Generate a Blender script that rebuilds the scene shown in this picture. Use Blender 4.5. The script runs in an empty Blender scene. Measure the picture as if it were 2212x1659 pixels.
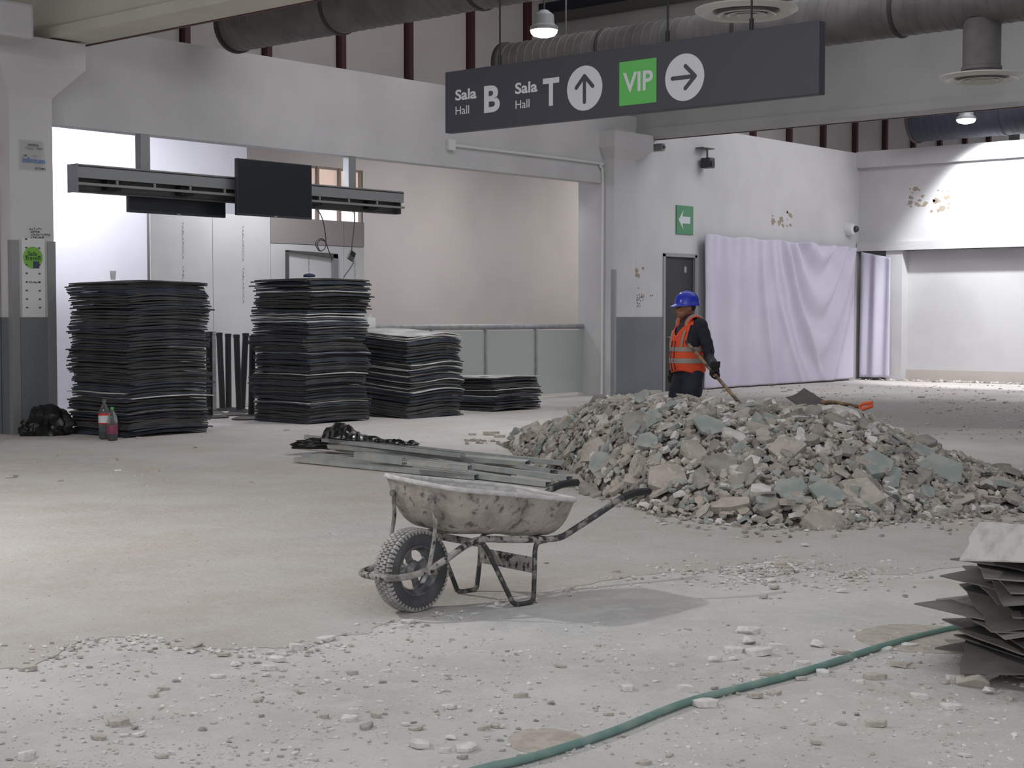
import bpy, bmesh, math, random
from mathutils import Vector, Matrix, noise

# ------------------------------------------------------------------ camera, world, light, exposure
F_PX, CAM_H = 3360.0, 1.45
PITCH = math.atan(146 / 3360)
YAW = math.radians(40.7)
S = bpy.context.scene
COL = bpy.context.collection
cam_data = bpy.data.cameras.new('camera')
cam_data.sensor_width = 36.0
cam_data.lens = F_PX / 2212 * 36.0
cam_data.clip_end = 200
cam = bpy.data.objects.new('camera', cam_data)
COL.objects.link(cam)
cam.location = (0, 0, CAM_H)
cam.rotation_euler = (math.pi / 2 - PITCH, 0, YAW - math.pi / 2)
S.camera = cam
S.view_settings.view_transform = 'Standard'
S.view_settings.look = 'None'
S.view_settings.gamma = 1
S.view_settings.use_curve_mapping = False
S.view_settings.exposure = 0.0

world = bpy.data.worlds.new('world')
S.world = world
world.use_nodes = True
bg = world.node_tree.nodes['Background']
bg.inputs[0].default_value = (0.93, 0.95, 1.0, 1)
bg.inputs[1].default_value = 0.5

FW = Vector((math.cos(YAW), math.sin(YAW), 0))
RT = Vector((math.sin(YAW), -math.cos(YAW), 0))
CAM = Vector((0, 0, CAM_H))


def ray(px, py):
    X = (px - 1106) / F_PX
    Y = (829 - py) / F_PX
    return RT * X + FW * (math.cos(PITCH) + Y * math.sin(PITCH)) + Vector((0, 0, -math.sin(PITCH) + Y * math.cos(PITCH)))


def G(px, py, z=0.0):
    d = ray(px, py)
    return CAM + d * ((z - CAM_H) / d.z)


def onV(px, py, v):
    d = ray(px, py)
    return CAM + d * (v / d.y)


def onU(px, py, u):
    d = ray(px, py)
    return CAM + d * (u / d.x)


def at(px, py, D):
    d = ray(px, py)
    return CAM + d * (D / d.dot(FW))


def ux(px, v): return onV(px, 600, v).x
def vy(px, u): return onU(px, 600, u).y
def cw(X, Y, z=0.0): return RT * X + FW * Y + Vector((0, 0, z))   # right / forward measure to the hall's axes
def toXY(p): return (p.dot(RT), p.dot(FW))


def area_light(name, loc, size, watts, color=(1, 1, 1), target=None, shape='DISK', sy=None, spread=180):
    l = bpy.data.lights.new(name, 'AREA')
    l.shape = shape
    l.size = size
    if sy: l.size_y = sy
    l.energy = watts
    l.color = color
    l.spread = math.radians(spread)
    o = bpy.data.objects.new(name, l)
    COL.objects.link(o)
    o.location = loc
    d = (Vector(target) if target is not None else Vector(loc) - Vector((0, 0, 1))) - Vector(loc)
    o.rotation_euler = d.to_track_quat('-Z', 'Y').to_euler()
    return o


def spot_light(name, loc, target, watts, angle, blend=0.3, r=0.12, color=(1, 1, 1)):
    l = bpy.data.lights.new(name, 'SPOT')
    l.energy = watts
    l.spot_size = math.radians(angle)
    l.spot_blend = blend
    l.shadow_soft_size = r
    l.color = color
    o = bpy.data.objects.new(name, l)
    COL.objects.link(o)
    o.location = loc
    o.rotation_euler = (Vector(target) - Vector(loc)).to_track_quat('-Z', 'Y').to_euler()
    return o


BARROW = G(878, 1322)
B_ANG = math.radians(-10)
BA = Vector((math.cos(B_ANG), math.sin(B_ANG), 0))
BB = Vector((-BA.y, BA.x, 0))
LAMP1 = at(1175, 66, 20.0)
LAMP2 = onU(2087, 258, 30.5)

tub_c = BARROW + BA * 0.38 + Vector((0, 0, 0.5))
kd = tub_c - G(1265, 1312)
KEY = tub_c + kd * (5.2 / kd.z)
area_light('key_hall_lamp', KEY, 0.34, 410, (1.0, 0.985, 0.96), target=(KEY.x, KEY.y, 0))
kd2 = (BARROW + Vector((0, 0, 0.3))) - G(745, 1272)
KEY2 = (BARROW + Vector((0, 0, 0.3))) + kd2 * (5.3 / kd2.z)
area_light('second_hall_lamp', KEY2, 0.34, 150, (1.0, 0.985, 0.96), target=(KEY2.x, KEY2.y, 0))
area_light('fill_near', (6.0, 2.0, 7.2), 8, 240, (0.95, 0.96, 1.0), shape='RECTANGLE', sy=8)  # added soft fill under the roof deck, over the near floor
area_light('fill_behind', (-5.5, -3.5, 6.6), 11, 560, (0.96, 0.97, 1.0), target=(12, 10, 0.5), shape='RECTANGLE', sy=5)  # unseen fill added behind the camera to brighten faces turned towards it
area_light('fill_middle', (17.3, 9.0, 7.2), 10, 310, (0.95, 0.96, 1.0), shape='RECTANGLE', sy=9)  # added overhead fill for the middle bay
area_light('fill_far', (27.8, 9.0, 7.2), 6, 430, (0.95, 0.96, 1.0), shape='RECTANGLE', sy=9)  # added overhead fill that brightens the far bay
area_light('fill_clerestory', (17.4, 14.2, 7.2), 9, 75, (1.0, 0.97, 0.96), target=(17.4, 19.2, 5.6), shape='RECTANGLE', sy=1.2)  # added strip of light aimed at the clerestory wall
area_light('fill_far_wall', (28.0, 13.8, 7.2), 6, 70, (0.98, 0.97, 1.0), target=(28.5, 17.2, 3.0), shape='RECTANGLE', sy=1.2)  # added strip of light for the far wall and hung sheet
spot_light('lamp_beam', LAMP1 + Vector((0, 0, -0.12)), LAMP1 + Vector((0, 0, -5)), 420, 130, 0.6, 0.14, (0.97, 0.98, 1.0))
spot_light('lamp_beam_far', LAMP2 + Vector((0, 0, -0.12)), LAMP2 + Vector((1.7, -0.3, -2.4)), 1150, 104, 0.4, 0.12, (0.97, 0.98, 1.0))
area_light('back_room_lamp', (13.2, 19.9, 4.3), 1.0, 120, (0.92, 0.93, 1.0), target=(15.2, 21.0, 2.6))
area_light('room_fill_front', (15.8, 17.9, 4.35), 1.4, 60, (0.96, 0.96, 1.0), target=(15.8, 19.0, 1.5), shape='RECTANGLE', sy=0.4)  # fill added to brighten the plasterboard partition
area_light('room_fill_far', (29.0, 19.4, 4.35), 3.0, 110, (1.0, 0.985, 0.975), target=(26.5, 21.5, 1.5), shape='RECTANGLE', sy=1.2)  # second fill added to even out the right part of the beige wall
area_light('room_fill_right', (22.5, 19.0, 4.35), 3.0, 80, (1.0, 0.985, 0.975), target=(21.5, 21.0, 1.0), shape='RECTANGLE', sy=1.2)  # added fill for the beige wall behind the railing

# ------------------------------------------------------------------ helpers
R = random.Random(7)


def lin(c):
    c /= 255.0
    return c / 12.92 if c <= 0.04045 else ((c + 0.055) / 1.055) ** 2.4


def C3(r, g, b): return (lin(r), lin(g), lin(b), 1.0)


def mat(name, c, rough=0.7, metal=0.0, c2=None, scale=6.0, detail=5.0, bump=0.0, bscale=None, lo=0.42, hi=0.6,
        c3=None, s3=30.0, lo3=0.6, hi3=0.66, emit=None, alpha=None, trans=0.0, stretch=None):
    m = bpy.data.materials.new(name)
    m.use_nodes = True
    nt = m.node_tree
    N, L = nt.nodes, nt.links
    b = N['Principled BSDF']
    b.inputs['Base Color'].default_value = c
    b.inputs['Roughness'].default_value = rough
    b.inputs['Metallic'].default_value = metal
    if trans:
        b.inputs['Transmission Weight'].default_value = trans
    if alpha is not None:
        b.inputs['Alpha'].default_value = alpha
    if emit:
        b.inputs['Emission Color'].default_value = emit[0]
        b.inputs['Emission Strength'].default_value = emit[1]
    if c2 or c3 or bump:
        tc = N.new('ShaderNodeTexCoord')
        src = tc.outputs['Object']
        if stretch:
            mp = N.new('ShaderNodeMapping')
            mp.inputs['Scale'].default_value = stretch
            L.new(src, mp.inputs[0])
            src = mp.outputs[0]
        out = None

        def noise_mask(sc, a, z, dt):
            n = N.new('ShaderNodeTexNoise')
            n.inputs['Scale'].default_value = sc
            n.inputs['Detail'].default_value = dt
            L.new(src, n.inputs['Vector'])
            mr = N.new('ShaderNodeMapRange')
            mr.inputs[1].default_value = a
            mr.inputs[2].default_value = z
            mr.clamp = True
            L.new(n.outputs['Fac'], mr.inputs[0])
            return mr.outputs[0], n.outputs['Fac']
        if c2:
            k, _ = noise_mask(scale, lo, hi, detail)
            mx = N.new('ShaderNodeMix')
            mx.data_type = 'RGBA'
            mx.inputs[6].default_value = c
            mx.inputs[7].default_value = c2
            L.new(k, mx.inputs[0])
            out = mx.outputs[2]
        if c3:
            k, _ = noise_mask(s3, lo3, hi3, 4)
            mx = N.new('ShaderNodeMix')
            mx.data_type = 'RGBA'
            if out is not None: L.new(out, mx.inputs[6])
            else: mx.inputs[6].default_value = c
            mx.inputs[7].default_value = c3
            L.new(k, mx.inputs[0])
            out = mx.outputs[2]
        if out is not None: L.new(out, b.inputs['Base Color'])
        if bump:
            n = N.new('ShaderNodeTexNoise')
            n.inputs['Scale'].default_value = bscale or scale * 3
            n.inputs['Detail'].default_value = 6
            L.new(src, n.inputs['Vector'])
            bp = N.new('ShaderNodeBump')
            bp.inputs['Strength'].default_value = bump
            bp.inputs['Distance'].default_value = 0.02
            L.new(n.outputs['Fac'], bp.inputs['Height'])
            L.new(bp.outputs[0], b.inputs['Normal'])
    return m


class MB:
    def __init__(s):
        s.v, s.f, s.m = [], [], []
        s.cur = 0

    def add(s, vs, fs):
        k = len(s.v)
        s.v += [Vector(p) for p in vs]
        for f in fs:
            s.f.append([i + k for i in f])
            s.m.append(s.cur)
        return s

    def box(s, x0, x1, y0, y1, z0, z1, mx=None):
        vs = [Vector((x, y, z)) for z in (z0, z1) for y in (y0, y1) for x in (x0, x1)]
        if mx is not None: vs = [mx @ p for p in vs]
        return s.add(vs, [(0, 2, 3, 1), (4, 5, 7, 6), (0, 1, 5, 4), (2, 6, 7, 3), (0, 4, 6, 2), (1, 3, 7, 5)])

    def bbox(s, x0, x1, y0, y1, z0, z1, r=0.01, mx=None):   # box with bevelled edges
        bm = bmesh.new()
        bmesh.ops.create_cube(bm, size=1)
        for v in bm.verts:
            v.co = Vector(((x0 + x1) / 2 + v.co.x * (x1 - x0), (y0 + y1) / 2 + v.co.y * (y1 - y0), (z0 + z1) / 2 + v.co.z * (z1 - z0)))
        bmesh.ops.bevel(bm, geom=list(bm.edges), offset=r, segments=2, affect='EDGES', profile=0.5)
        bm.verts.index_update()
        vs = [v.co.copy() for v in bm.verts]
        if mx is not None: vs = [mx @ p for p in vs]
        fs = [[v.index for v in f.verts] for f in bm.faces]
        bm.free()
        return s.add(vs, fs)

    def tube(s, pts, r, n=10, cap=True, closed=False, flat=None):
        pts = [Vector(p) for p in pts]
        rs = r if isinstance(r, (list, tuple)) else [r] * len(pts)
        rings = []
        up = None
        L = len(pts)
        for i, p in enumerate(pts):
            if closed: t = pts[(i + 1) % L] - pts[i - 1]
            else: t = pts[min(i + 1, L - 1)] - pts[max(i - 1, 0)]
            t.normalize()
            if up is None:
                up = Vector((0, 0, 1)) if abs(t.z) < 0.9 else Vector((1, 0, 0))
            a = up - t * up.dot(t)
            if a.length < 1e-5: a = t.orthogonal()
            a.normalize()
            up = a
            b = t.cross(a)
            fa = flat or (1, 1)
            rings.append([p + a * math.cos(2 * math.pi * k / n) * rs[i] * fa[0] + b * math.sin(2 * math.pi * k / n) * rs[i] * fa[1] for k in range(n)])
        vs = [q for g in rings for q in g]
        fs = []
        for i in range(L if closed else L - 1):
            j = (i + 1) % L
            for k in range(n):
                k2 = (k + 1) % n
                fs.append((i * n + k, i * n + k2, j * n + k2, j * n + k))
        if cap and not closed:
            fs.append(tuple(range(n - 1, -1, -1)))
            fs.append(tuple((L - 1) * n + k for k in range(n)))
        return s.add(vs, fs)

    def lathe(s, prof, n=32, mx=None, capA=False, capB=False):   # prof: (radius, height) around z
        mx = mx or Matrix()
        vs, fs = [], []
        for r, h in prof:
            for k in range(n):
                a = 2 * math.pi * k / n
                vs.append(mx @ Vector((r * math.cos(a), r * math.sin(a), h)))
        for i in range(len(prof) - 1):
            for k in range(n):
                k2 = (k + 1) % n
                fs.append((i * n + k, i * n + k2, (i + 1) * n + k2, (i + 1) * n + k))
        if capA: fs.append(tuple(range(n - 1, -1, -1)))
        if capB: fs.append(tuple((len(prof) - 1) * n + k for k in range(n)))
        return s.add(vs, fs)

    def loft(s, rings, cap=True):
        n = len(rings[0])
        vs = [q for g in rings for q in g]
        fs = []
        for i in range(len(rings) - 1):
            for k in range(n):
                k2 = (k + 1) % n
                fs.append((i * n + k, i * n + k2, (i + 1) * n + k2, (i + 1) * n + k))
        if cap:
            fs.append(tuple(range(n - 1, -1, -1)))
            fs.append(tuple((len(rings) - 1) * n + k for k in range(n)))
        return s.add(vs, fs)

    def ell(s, c, r, n=16, m=10, mx=None):
        vs, fs = [], []
        mx = mx or Matrix()
        for i in range(m + 1):
            t = math.pi * i / m
            for k in range(n):
                a = 2 * math.pi * k / n
                vs.append(Vector(c) + mx @ Vector((r[0] * math.sin(t) * math.cos(a), r[1] * math.sin(t) * math.sin(a), r[2] * math.cos(t))))
        for i in range(m):
            for k in range(n):
                k2 = (k + 1) % n
                fs.append((i * n + k, (i + 1) * n + k, (i + 1) * n + k2, i * n + k2))
        return s.add(vs, fs)

    def prism(s, poly, d):     # poly: list of 3-D points, extruded by vector d
        n = len(poly)
        vs = [Vector(p) for p in poly] + [Vector(p) + Vector(d) for p in poly]
        fs = [tuple(range(n - 1, -1, -1)), tuple(range(n, 2 * n))]
        fs += [(i, (i + 1) % n, n + (i + 1) % n, n + i) for i in range(n)]
        return s.add(vs, fs)

    def mesh(s, name, mats, smooth=False):
        me = bpy.data.meshes.new(name)
        me.from_pydata([tuple(p) for p in s.v], [], s.f)
        for m in (mats if isinstance(mats, (list, tuple)) else [mats]): me.materials.append(m)
        me.polygons.foreach_set('material_index', s.m)
        bm = bmesh.new()
        bm.from_mesh(me)
        bmesh.ops.remove_doubles(bm, verts=bm.verts, dist=1e-6)
        bmesh.ops.recalc_face_normals(bm, faces=bm.faces)
        bm.to_mesh(me)
        bm.free()
        if smooth:
            me.polygons.foreach_set('use_smooth', [True] * len(me.polygons))
            me.set_sharp_from_angle(angle=math.radians(35))
        me.update()
        return me

    def build(s, name, mats, parent=None, origin=None, smooth=False):
        if origin is not None:
            o0 = Vector(origin)
            s.v = [p - o0 for p in s.v]
        o = bpy.data.objects.new(name, s.mesh(name, mats, smooth))
        COL.objects.link(o)
        if origin is not None: o.location = origin
        if parent is not None: o.parent = parent
        return o


def tag(o, label, cat, group=None):
    o['label'] = label
    o['category'] = cat
    if group: o['group'] = group
    return o


def thing(name, label, cat, loc=(0, 0, 0), rz=0.0, group=None):
    o = bpy.data.objects.new(name, None)
    o.empty_display_size = 0.1
    COL.objects.link(o)
    o.location = loc
    o.rotation_euler = (0, 0, rz)
    return tag(o, label, cat, group)


def struct(o, label=None):
    o['kind'] = 'structure'
    if label: o['label'] = label
    return o


def remesh(mb, name, mats, parent, voxel=0.012, smooth_it=4):
    tmp = mb.build('tmp', mats)
    md = tmp.modifiers.new('r', 'REMESH')
    md.mode = 'VOXEL'
    md.voxel_size = voxel
    md.use_smooth_shade = True
    if smooth_it:
        sm = tmp.modifiers.new('s', 'SMOOTH')
        sm.factor = 0.5
        sm.iterations = smooth_it
    dg = bpy.context.evaluated_depsgraph_get()
    me = bpy.data.meshes.new_from_object(tmp.evaluated_get(dg))
    me.name = name
    bpy.data.objects.remove(tmp)
    if not me.materials:
        for m in (mats if isinstance(mats, (list, tuple)) else [mats]): me.materials.append(m)
    o = bpy.data.objects.new(name, me)
    COL.objects.link(o)
    if parent is not None: o.parent = parent
    return o


def lettering(name, body, p0, right, up, width, height, m, parent, bold=0.0, depth=0.002, inv=None):
    """a word cut in thin sheet: fitted to a width and a height, lying on the plane through p0"""
    cu = bpy.data.curves.new('t', 'FONT')
    cu.body = body
    cu.size = 1
    cu.offset = bold
    cu.extrude = 0.01
    cu.resolution_u = 4
    o = bpy.data.objects.new('t', cu)
    COL.objects.link(o)
    dg = bpy.context.evaluated_depsgraph_get()
    me = bpy.data.meshes.new_from_object(o.evaluated_get(dg))
    bpy.data.objects.remove(o)
    xs = [v.co.x for v in me.vertices]
    ys = [v.co.y for v in me.vertices]
    x0, x1, y0, y1 = min(xs), max(xs), min(ys), max(ys)
    right, up = Vector(right).normalized(), Vector(up).normalized()
    nrm = right.cross(up)
    for v in me.vertices:
        a = (v.co.x - x0) / (x1 - x0) * width
        b = (v.co.y - y0) / (y1 - y0) * height
        c = depth if v.co.z > 0 else 0
        v.co = Vector(p0) + right * a + up * b + nrm * c
    me.materials.clear()
    me.materials.append(m)
    me.name = name
    ob = bpy.data.objects.new(name, me)
    COL.objects.link(ob)
    ob.parent = parent
    if parent is not None:
        ob.matrix_parent_inverse = Matrix.Identity(4)
        pl = parent.location
        for v in me.vertices: v.co -= pl
    return ob


def crumple(name, loc, r, m, seed, parent=None, amp=0.35, sub=4, sc=3.0, rz=0.0):
    bm = bmesh.new()
    bmesh.ops.create_icosphere(bm, subdivisions=sub, radius=1)
    for v in bm.verts:
        p = v.co.copy()
        k = 1 + amp * (1 - 2 * abs(noise.noise(p * sc * 0.5 + Vector((seed, 0, 0))))) * 0.9 - amp * 0.5 + 0.12 * noise.noise(p * sc * 1.7 + Vector((0, seed, 0)))
        q = p * k
        v.co = Vector((q.x * r[0], q.y * r[1], max(q.z * r[2], -r[2] * 0.55) + r[2] * 0.55))
    me = bpy.data.meshes.new(name)
    bm.to_mesh(me)
    bm.free()
    me.materials.append(m)
    me.polygons.foreach_set('use_smooth', [True] * len(me.polygons))
    me.set_sharp_from_angle(angle=math.radians(28))
    o = bpy.data.objects.new(name, me)
    COL.objects.link(o)
    o.location = loc
    o.rotation_euler = (0, 0, rz)
    if parent: o.parent = parent
    return o


ONES = 'zeroth first second third fourth fifth sixth seventh eighth ninth tenth eleventh twelfth thirteenth fourteenth fifteenth sixteenth seventeenth eighteenth nineteenth'.split()
TENS = '_ _ twenty thirty forty fifty sixty seventy eighty ninety'.split()
TENTH = '_ _ twentieth thirtieth fortieth fiftieth sixtieth seventieth eightieth ninetieth'.split()


def nth(k):
    if k < 20: return ONES[k]
    if k >= 100: return 'hundredth' if k == 100 else 'hundred-and-' + nth(k - 100)
    return TENTH[k // 10] if k % 10 == 0 else TENS[k // 10] + '-' + ONES[k % 10]


# ------------------------------------------------------------------ materials
M = {}
M['wall'] = mat('white_paint', C3(199, 198, 200), 0.75, c2=C3(190, 189, 191), scale=0.7, bump=0.03, bscale=40)
M['wall_lit'] = mat('lit_white_paint', C3(228, 228, 236), 0.7, c2=C3(220, 220, 230), scale=0.6)  # paler copy of the wall white, with strong light put into the colour
M['beige'] = mat('beige_paint', C3(204, 198, 196), 0.8, c2=C3(196, 190, 188), scale=0.5)
M['taupe'] = mat('taupe_strip', C3(150, 142, 140), 0.8)
M['dado'] = mat('grey_dado_paint', C3(112, 115, 122), 0.6, c2=C3(104, 108, 115), scale=1.2, c3=C3(90, 92, 98), s3=14, lo3=0.68, hi3=0.72)
M['beam'] = mat('cream_beam_paint', C3(206, 204, 190), 0.75, c2=C3(198, 196, 183), scale=0.8, bump=0.04, bscale=20)
M['beam2'] = mat('grey_white_beam_paint', C3(168, 168, 167), 0.75, c2=C3(160, 160, 159), scale=0.8)
M['clere'] = mat('clerestory_panel_paint', C3(206, 200, 199), 0.8, c2=C3(196, 190, 189), scale=0.6)
M['rib'] = mat('oxide_red_steel', C3(82, 46, 48), 0.6)
M['roof'] = mat('roof_deck', C3(80, 78, 76), 0.8)
M['duct'] = mat('galvanised_duct', C3(112, 109, 109), 0.6, 0.15, c2=C3(98, 95, 95), scale=2.5)
M['duct_dark'] = mat('dark_lagged_duct', C3(40, 42, 56), 0.7)
M['ductend'] = mat('duct_rim_dark', C3(62, 52, 52), 0.6)
M['diff'] = mat('diffuser_white', C3(205, 202, 196), 0.4)
M['steel'] = mat('brushed_steel', C3(166, 168, 170), 0.4, 0.25, c2=C3(150, 152, 155), scale=8)
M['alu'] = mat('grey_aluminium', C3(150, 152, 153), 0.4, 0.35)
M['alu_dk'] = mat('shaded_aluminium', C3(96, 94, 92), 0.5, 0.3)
M['black'] = mat('matt_black', C3(30, 31, 34), 0.55)
M['screen'] = mat('screen_black', C3(28, 31, 38), 0.35)
M['bezel'] = mat('dark_bezel', C3(54, 58, 64), 0.4)
M['lamp'] = mat('lamp_glow', (1, 1, 1, 1), 0.4, emit=((1, 0.99, 0.96, 1), 22))
M['signdark'] = mat('dark_sign_face', C3(62, 62, 72), 0.5)
M['signwhite'] = mat('white_sign_vinyl', C3(206, 208, 214), 0.5)
M['signgreen'] = mat('green_sign_vinyl', C3(92, 182, 88), 0.5)
M['exitgreen'] = mat('exit_green', C3(72, 136, 96), 0.5)
M['door'] = mat('dark_grey_door', C3(50, 50, 54), 0.6)
M['frame'] = mat('door_frame_grey', C3(150, 150, 152), 0.5)
M['cloth'] = mat('lavender_white_sheet', C3(206, 202, 218), 0.9, c2=C3(200, 196, 213), scale=1.2)
M['gfrost'] = mat('frosted_glass', C3(186, 196, 194), 0.35, alpha=0.62)
M['winwarm'] = mat('lit_window_pane', C3(222, 200, 184), 0.6, c2=C3(196, 168, 152), scale=2.2, emit=(C3(230, 208, 196), 0.55))
M['winwhite'] = mat('bright_window_pane', C3(240, 240, 245), 0.6, emit=(C3(240, 242, 255), 1.0))
M['winframe'] = mat('window_frame_tan', C3(150, 134, 122), 0.6)
M['cable'] = mat('grey_cable', C3(60, 60, 64), 0.6)
M['white_plastic'] = mat('white_plastic', C3(214, 214, 214), 0.5)
M['hose'] = mat('green_hose', C3(106, 138, 130), 0.7, c2=C3(142, 158, 152), scale=9, lo=0.45, hi=0.75)
M['red'] = mat('red_plate', C3(176, 52, 48), 0.6)
M['bagblack'] = mat('black_bag_plastic', C3(22, 22, 23), 0.32, bump=0.2, bscale=9)
M['tan'] = mat('skirting_beige', C3(186, 178, 172), 0.7)
M['ink'] = mat('marker_ink', C3(66, 66, 70), 0.8)
M['blueink'] = mat('blue_print', C3(70, 118, 176), 0.6)
M['stk'] = mat('green_sticker', C3(120, 178, 70), 0.6)
M['stkdark'] = mat('dark_print', C3(54, 84, 50), 0.6)
M['navy'] = mat('navy_print', C3(58, 70, 92), 0.6)
M['flake'] = mat('bare_plaster', C3(150, 138, 122), 0.9)
M['acrylic'] = mat('clear_acrylic', C3(205, 206, 206), 0.2, alpha=0.35)
M['galv'] = mat('galvanised_stud', C3(152, 158, 158), 0.5, 0.15, c2=C3(168, 171, 167), scale=5, c3=C3(176, 170, 160), s3=8, lo3=0.56, hi3=0.66)
M['sand'] = mat('damp_sand', C3(188, 180, 170), 0.95, c2=C3(172, 164, 154), scale=18, bump=0.4, bscale=60)


def floor_material(name, base, pale, warm, cool, cool_bias=0.0):
    m = bpy.data.materials.new(name)
    m.use_nodes = True
    N, L = m.node_tree.nodes, m.node_tree.links
    b = N['Principled BSDF']
    b.inputs['Roughness'].default_value = 0.9
    tc = N.new('ShaderNodeTexCoord')

    def ns(sc, lo, hi, dt=6, rough=0.6, off=0.0):
        mp = N.new('ShaderNodeMapping')
        mp.inputs['Location'].default_value = (off, off * 0.7, 0)
        L.new(tc.outputs['Object'], mp.inputs[0])
        n = N.new('ShaderNodeTexNoise')
        n.inputs['Scale'].default_value = sc
        n.inputs['Detail'].default_value = dt
        n.inputs['Roughness'].default_value = rough
        L.new(mp.outputs[0], n.inputs['Vector'])
        r = N.new('ShaderNodeMapRange')
        r.inputs[1].default_value = lo
        r.inputs[2].default_value = hi
        L.new(n.outputs['Fac'], r.inputs[0])
        return r.outputs[0], n.outputs['Fac']

    def mix(a, col, k):
        x = N.new('ShaderNodeMix')
        x.data_type = 'RGBA'
        if isinstance(a, tuple): x.inputs[6].default_value = a
        else: L.new(a, x.inputs[6])
        x.inputs[7].default_value = col
        L.new(k, x.inputs[0])
        return x.outputs[2]
    c = mix(base, pale, ns(0.9, 0.4, 0.65, off=3)[0])
    c = mix(c, warm, ns(0.55, 0.52, 0.75, off=11)[0])
    c = mix(c, cool, ns(0.45, 0.56 - cool_bias, 0.72 - cool_bias, off=23)[0])
    c = mix(c, pale, ns(5, 0.48, 0.7, dt=9, rough=0.75, off=5)[0])
    c = mix(c, tuple([x * 0.72 for x in base[:3]]) + (1,), ns(24, 0.62, 0.72, off=9, rough=0.75)[0])
    # a darker grey field on the floor beyond the heap
    cen = G(1980, 893)
    sep = N.new('ShaderNodeVectorMath')
    sep.operation = 'DISTANCE'
    mp = N.new('ShaderNodeMapping')
    mp.inputs['Rotation'].default_value = (0, 0, math.radians(-30))
    L.new(tc.outputs['Object'], sep.inputs[0])
    sep.inputs[1].default_value = (cen.x, cen.y, 0)
    ad = N.new('ShaderNodeMath')
    ad.operation = 'MULTIPLY_ADD'
    L.new(ns(0.6, 0, 1, off=2)[1], ad.inputs[0])
    ad.inputs[1].default_value = -5.0
    L.new(sep.outputs['Value'], ad.inputs[2])
    r = N.new('ShaderNodeMapRange')
    r.inputs[1].default_value = 0.5
    r.inputs[2].default_value = 4.0
    r.inputs[3].default_value = 0.75
    r.inputs[4].default_value = 0.0
    L.new(ad.outputs[0], r.inputs[0])
    c = mix(c, C3(112, 108, 106), r.outputs[0])
    L.new(c, b.inputs['Base Color'])
    bp = N.new('ShaderNodeBump')
    bp.inputs['Strength'].default_value = 0.8
    bp.inputs['Distance'].default_value = 0.012
    L.new(ns(16, 0.3, 0.7, dt=8, rough=0.7)[0], bp.inputs['Height'])
    L.new(bp.outputs[0], b.inputs['Normal'])
    return m


M['floor_near'] = floor_material('scraped_mortar_bed', C3(208, 205, 201), C3(226, 224, 221), C3(202, 192, 182), C3(184, 187, 193), 0.02)
M['floor_far'] = floor_material('dusty_screed', C3(198, 192, 186), C3(210, 206, 202), C3(200, 188, 178), C3(190, 189, 190), -0.03)

# ------------------------------------------------------------------ the setting
VA = 17.25           # front plane of the long left wall
LINT = 3.87
TOP = 5.16
struct(MB().box(-8, 46, -14, 24, -0.2, 0).build('floor', M['floor_near']), 'pale dusty concrete floor scraped of its tiles')

# thin screed layer left on the floor, with a ragged broken edge
edge_px = [(-260, 1470), (-100, 1452), (0, 1450), (70, 1442), (110, 1420), (132, 1398), (180, 1385), (250, 1378), (322, 1373), (345, 1385), (420, 1400), (520, 1403), (640, 1400),
           (700, 1385), (790, 1365), (850, 1342), (960, 1322), (1090, 1296), (1230, 1270), (1350, 1247), (1500, 1232), (1580, 1226), (1640, 1214), (1720, 1222), (1850, 1242),
           (1950, 1240), (2050, 1228), (2160, 1212), (2400, 1200), (2900, 1180)]
pts = []
for i in range(len(edge_px) - 1):
    a, b = edge_px[i], edge_px[i + 1]
    n = max(2, int(abs(b[0] - a[0]) / 14))
    for k in range(n):
        t = k / n
        p = G(a[0] + (b[0] - a[0]) * t, a[1] + (b[1] - a[1]) * t)
        p = p + Vector((noise.noise(p * 6), noise.noise(p * 6 + Vector((9, 0, 0))), 0)) * 0.07 + Vector((noise.noise(p * 25), noise.noise(p * 25 + Vector((9, 0, 0))), 0)) * 0.03
        pts.append(Vector((p.x, p.y, 0)))
outer = [Vector((45, -13, 0)), Vector((45, 23.5, 0)), Vector((-7, 23.5, 0)), Vector((-7, pts[0].y, 0))]
scr = MB()
ring = [p for p in pts] + outer
n = len(ring)
SCR = 0.0035
vs = [Vector((p.x, p.y, 0.0005)) for p in ring] + [Vector((p.x, p.y, SCR)) for p in ring]
scr.add(vs, [tuple(range(n, 2 * n))] + [(i, (i + 1) % n, n + (i + 1) % n, n + i) for i in range(n)])
me = scr.mesh('screed_layer', M['floor_far'])
bm = bmesh.new()
bm.from_mesh(me)
bmesh.ops.triangulate(bm, faces=[f for f in bm.faces if len(f.verts) > 4])
bm.to_mesh(me)
bm.free()
o = bpy.data.objects.new('floor_screed', me)
COL.objects.link(o)
struct(o, 'thin beige screed layer with a ragged broken front edge')

c1L, c1R = ux(24, 17.0), ux(117, 17.0)
c2L = ux(1326, 17.0)
c2R = ux(1372, 17.0)
DL, DR = ux(1435, VA), ux(1501, VA)
DTOP = onV(1435, 551, VA).z
UR = 32.2            # plane of the right wall
w = MB()
w.box(-6, c1L + 0.1, VA, VA + 0.25, 0, TOP)
w.box(c1L + 0.1, c2L + 0.2, VA, VA + 0.25, LINT, TOP)
w.box(c2L + 0.2, DL, VA, VA + 0.25, 0, TOP)
w.box(DL, DR, VA, VA + 0.25, DTOP, TOP)
w.box(DR, UR + 0.3, VA, VA + 0.25, 0, TOP)
struct(w.build('wall_left', M['wall']), 'long white wall with a wide opening under a deep lintel')
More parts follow.
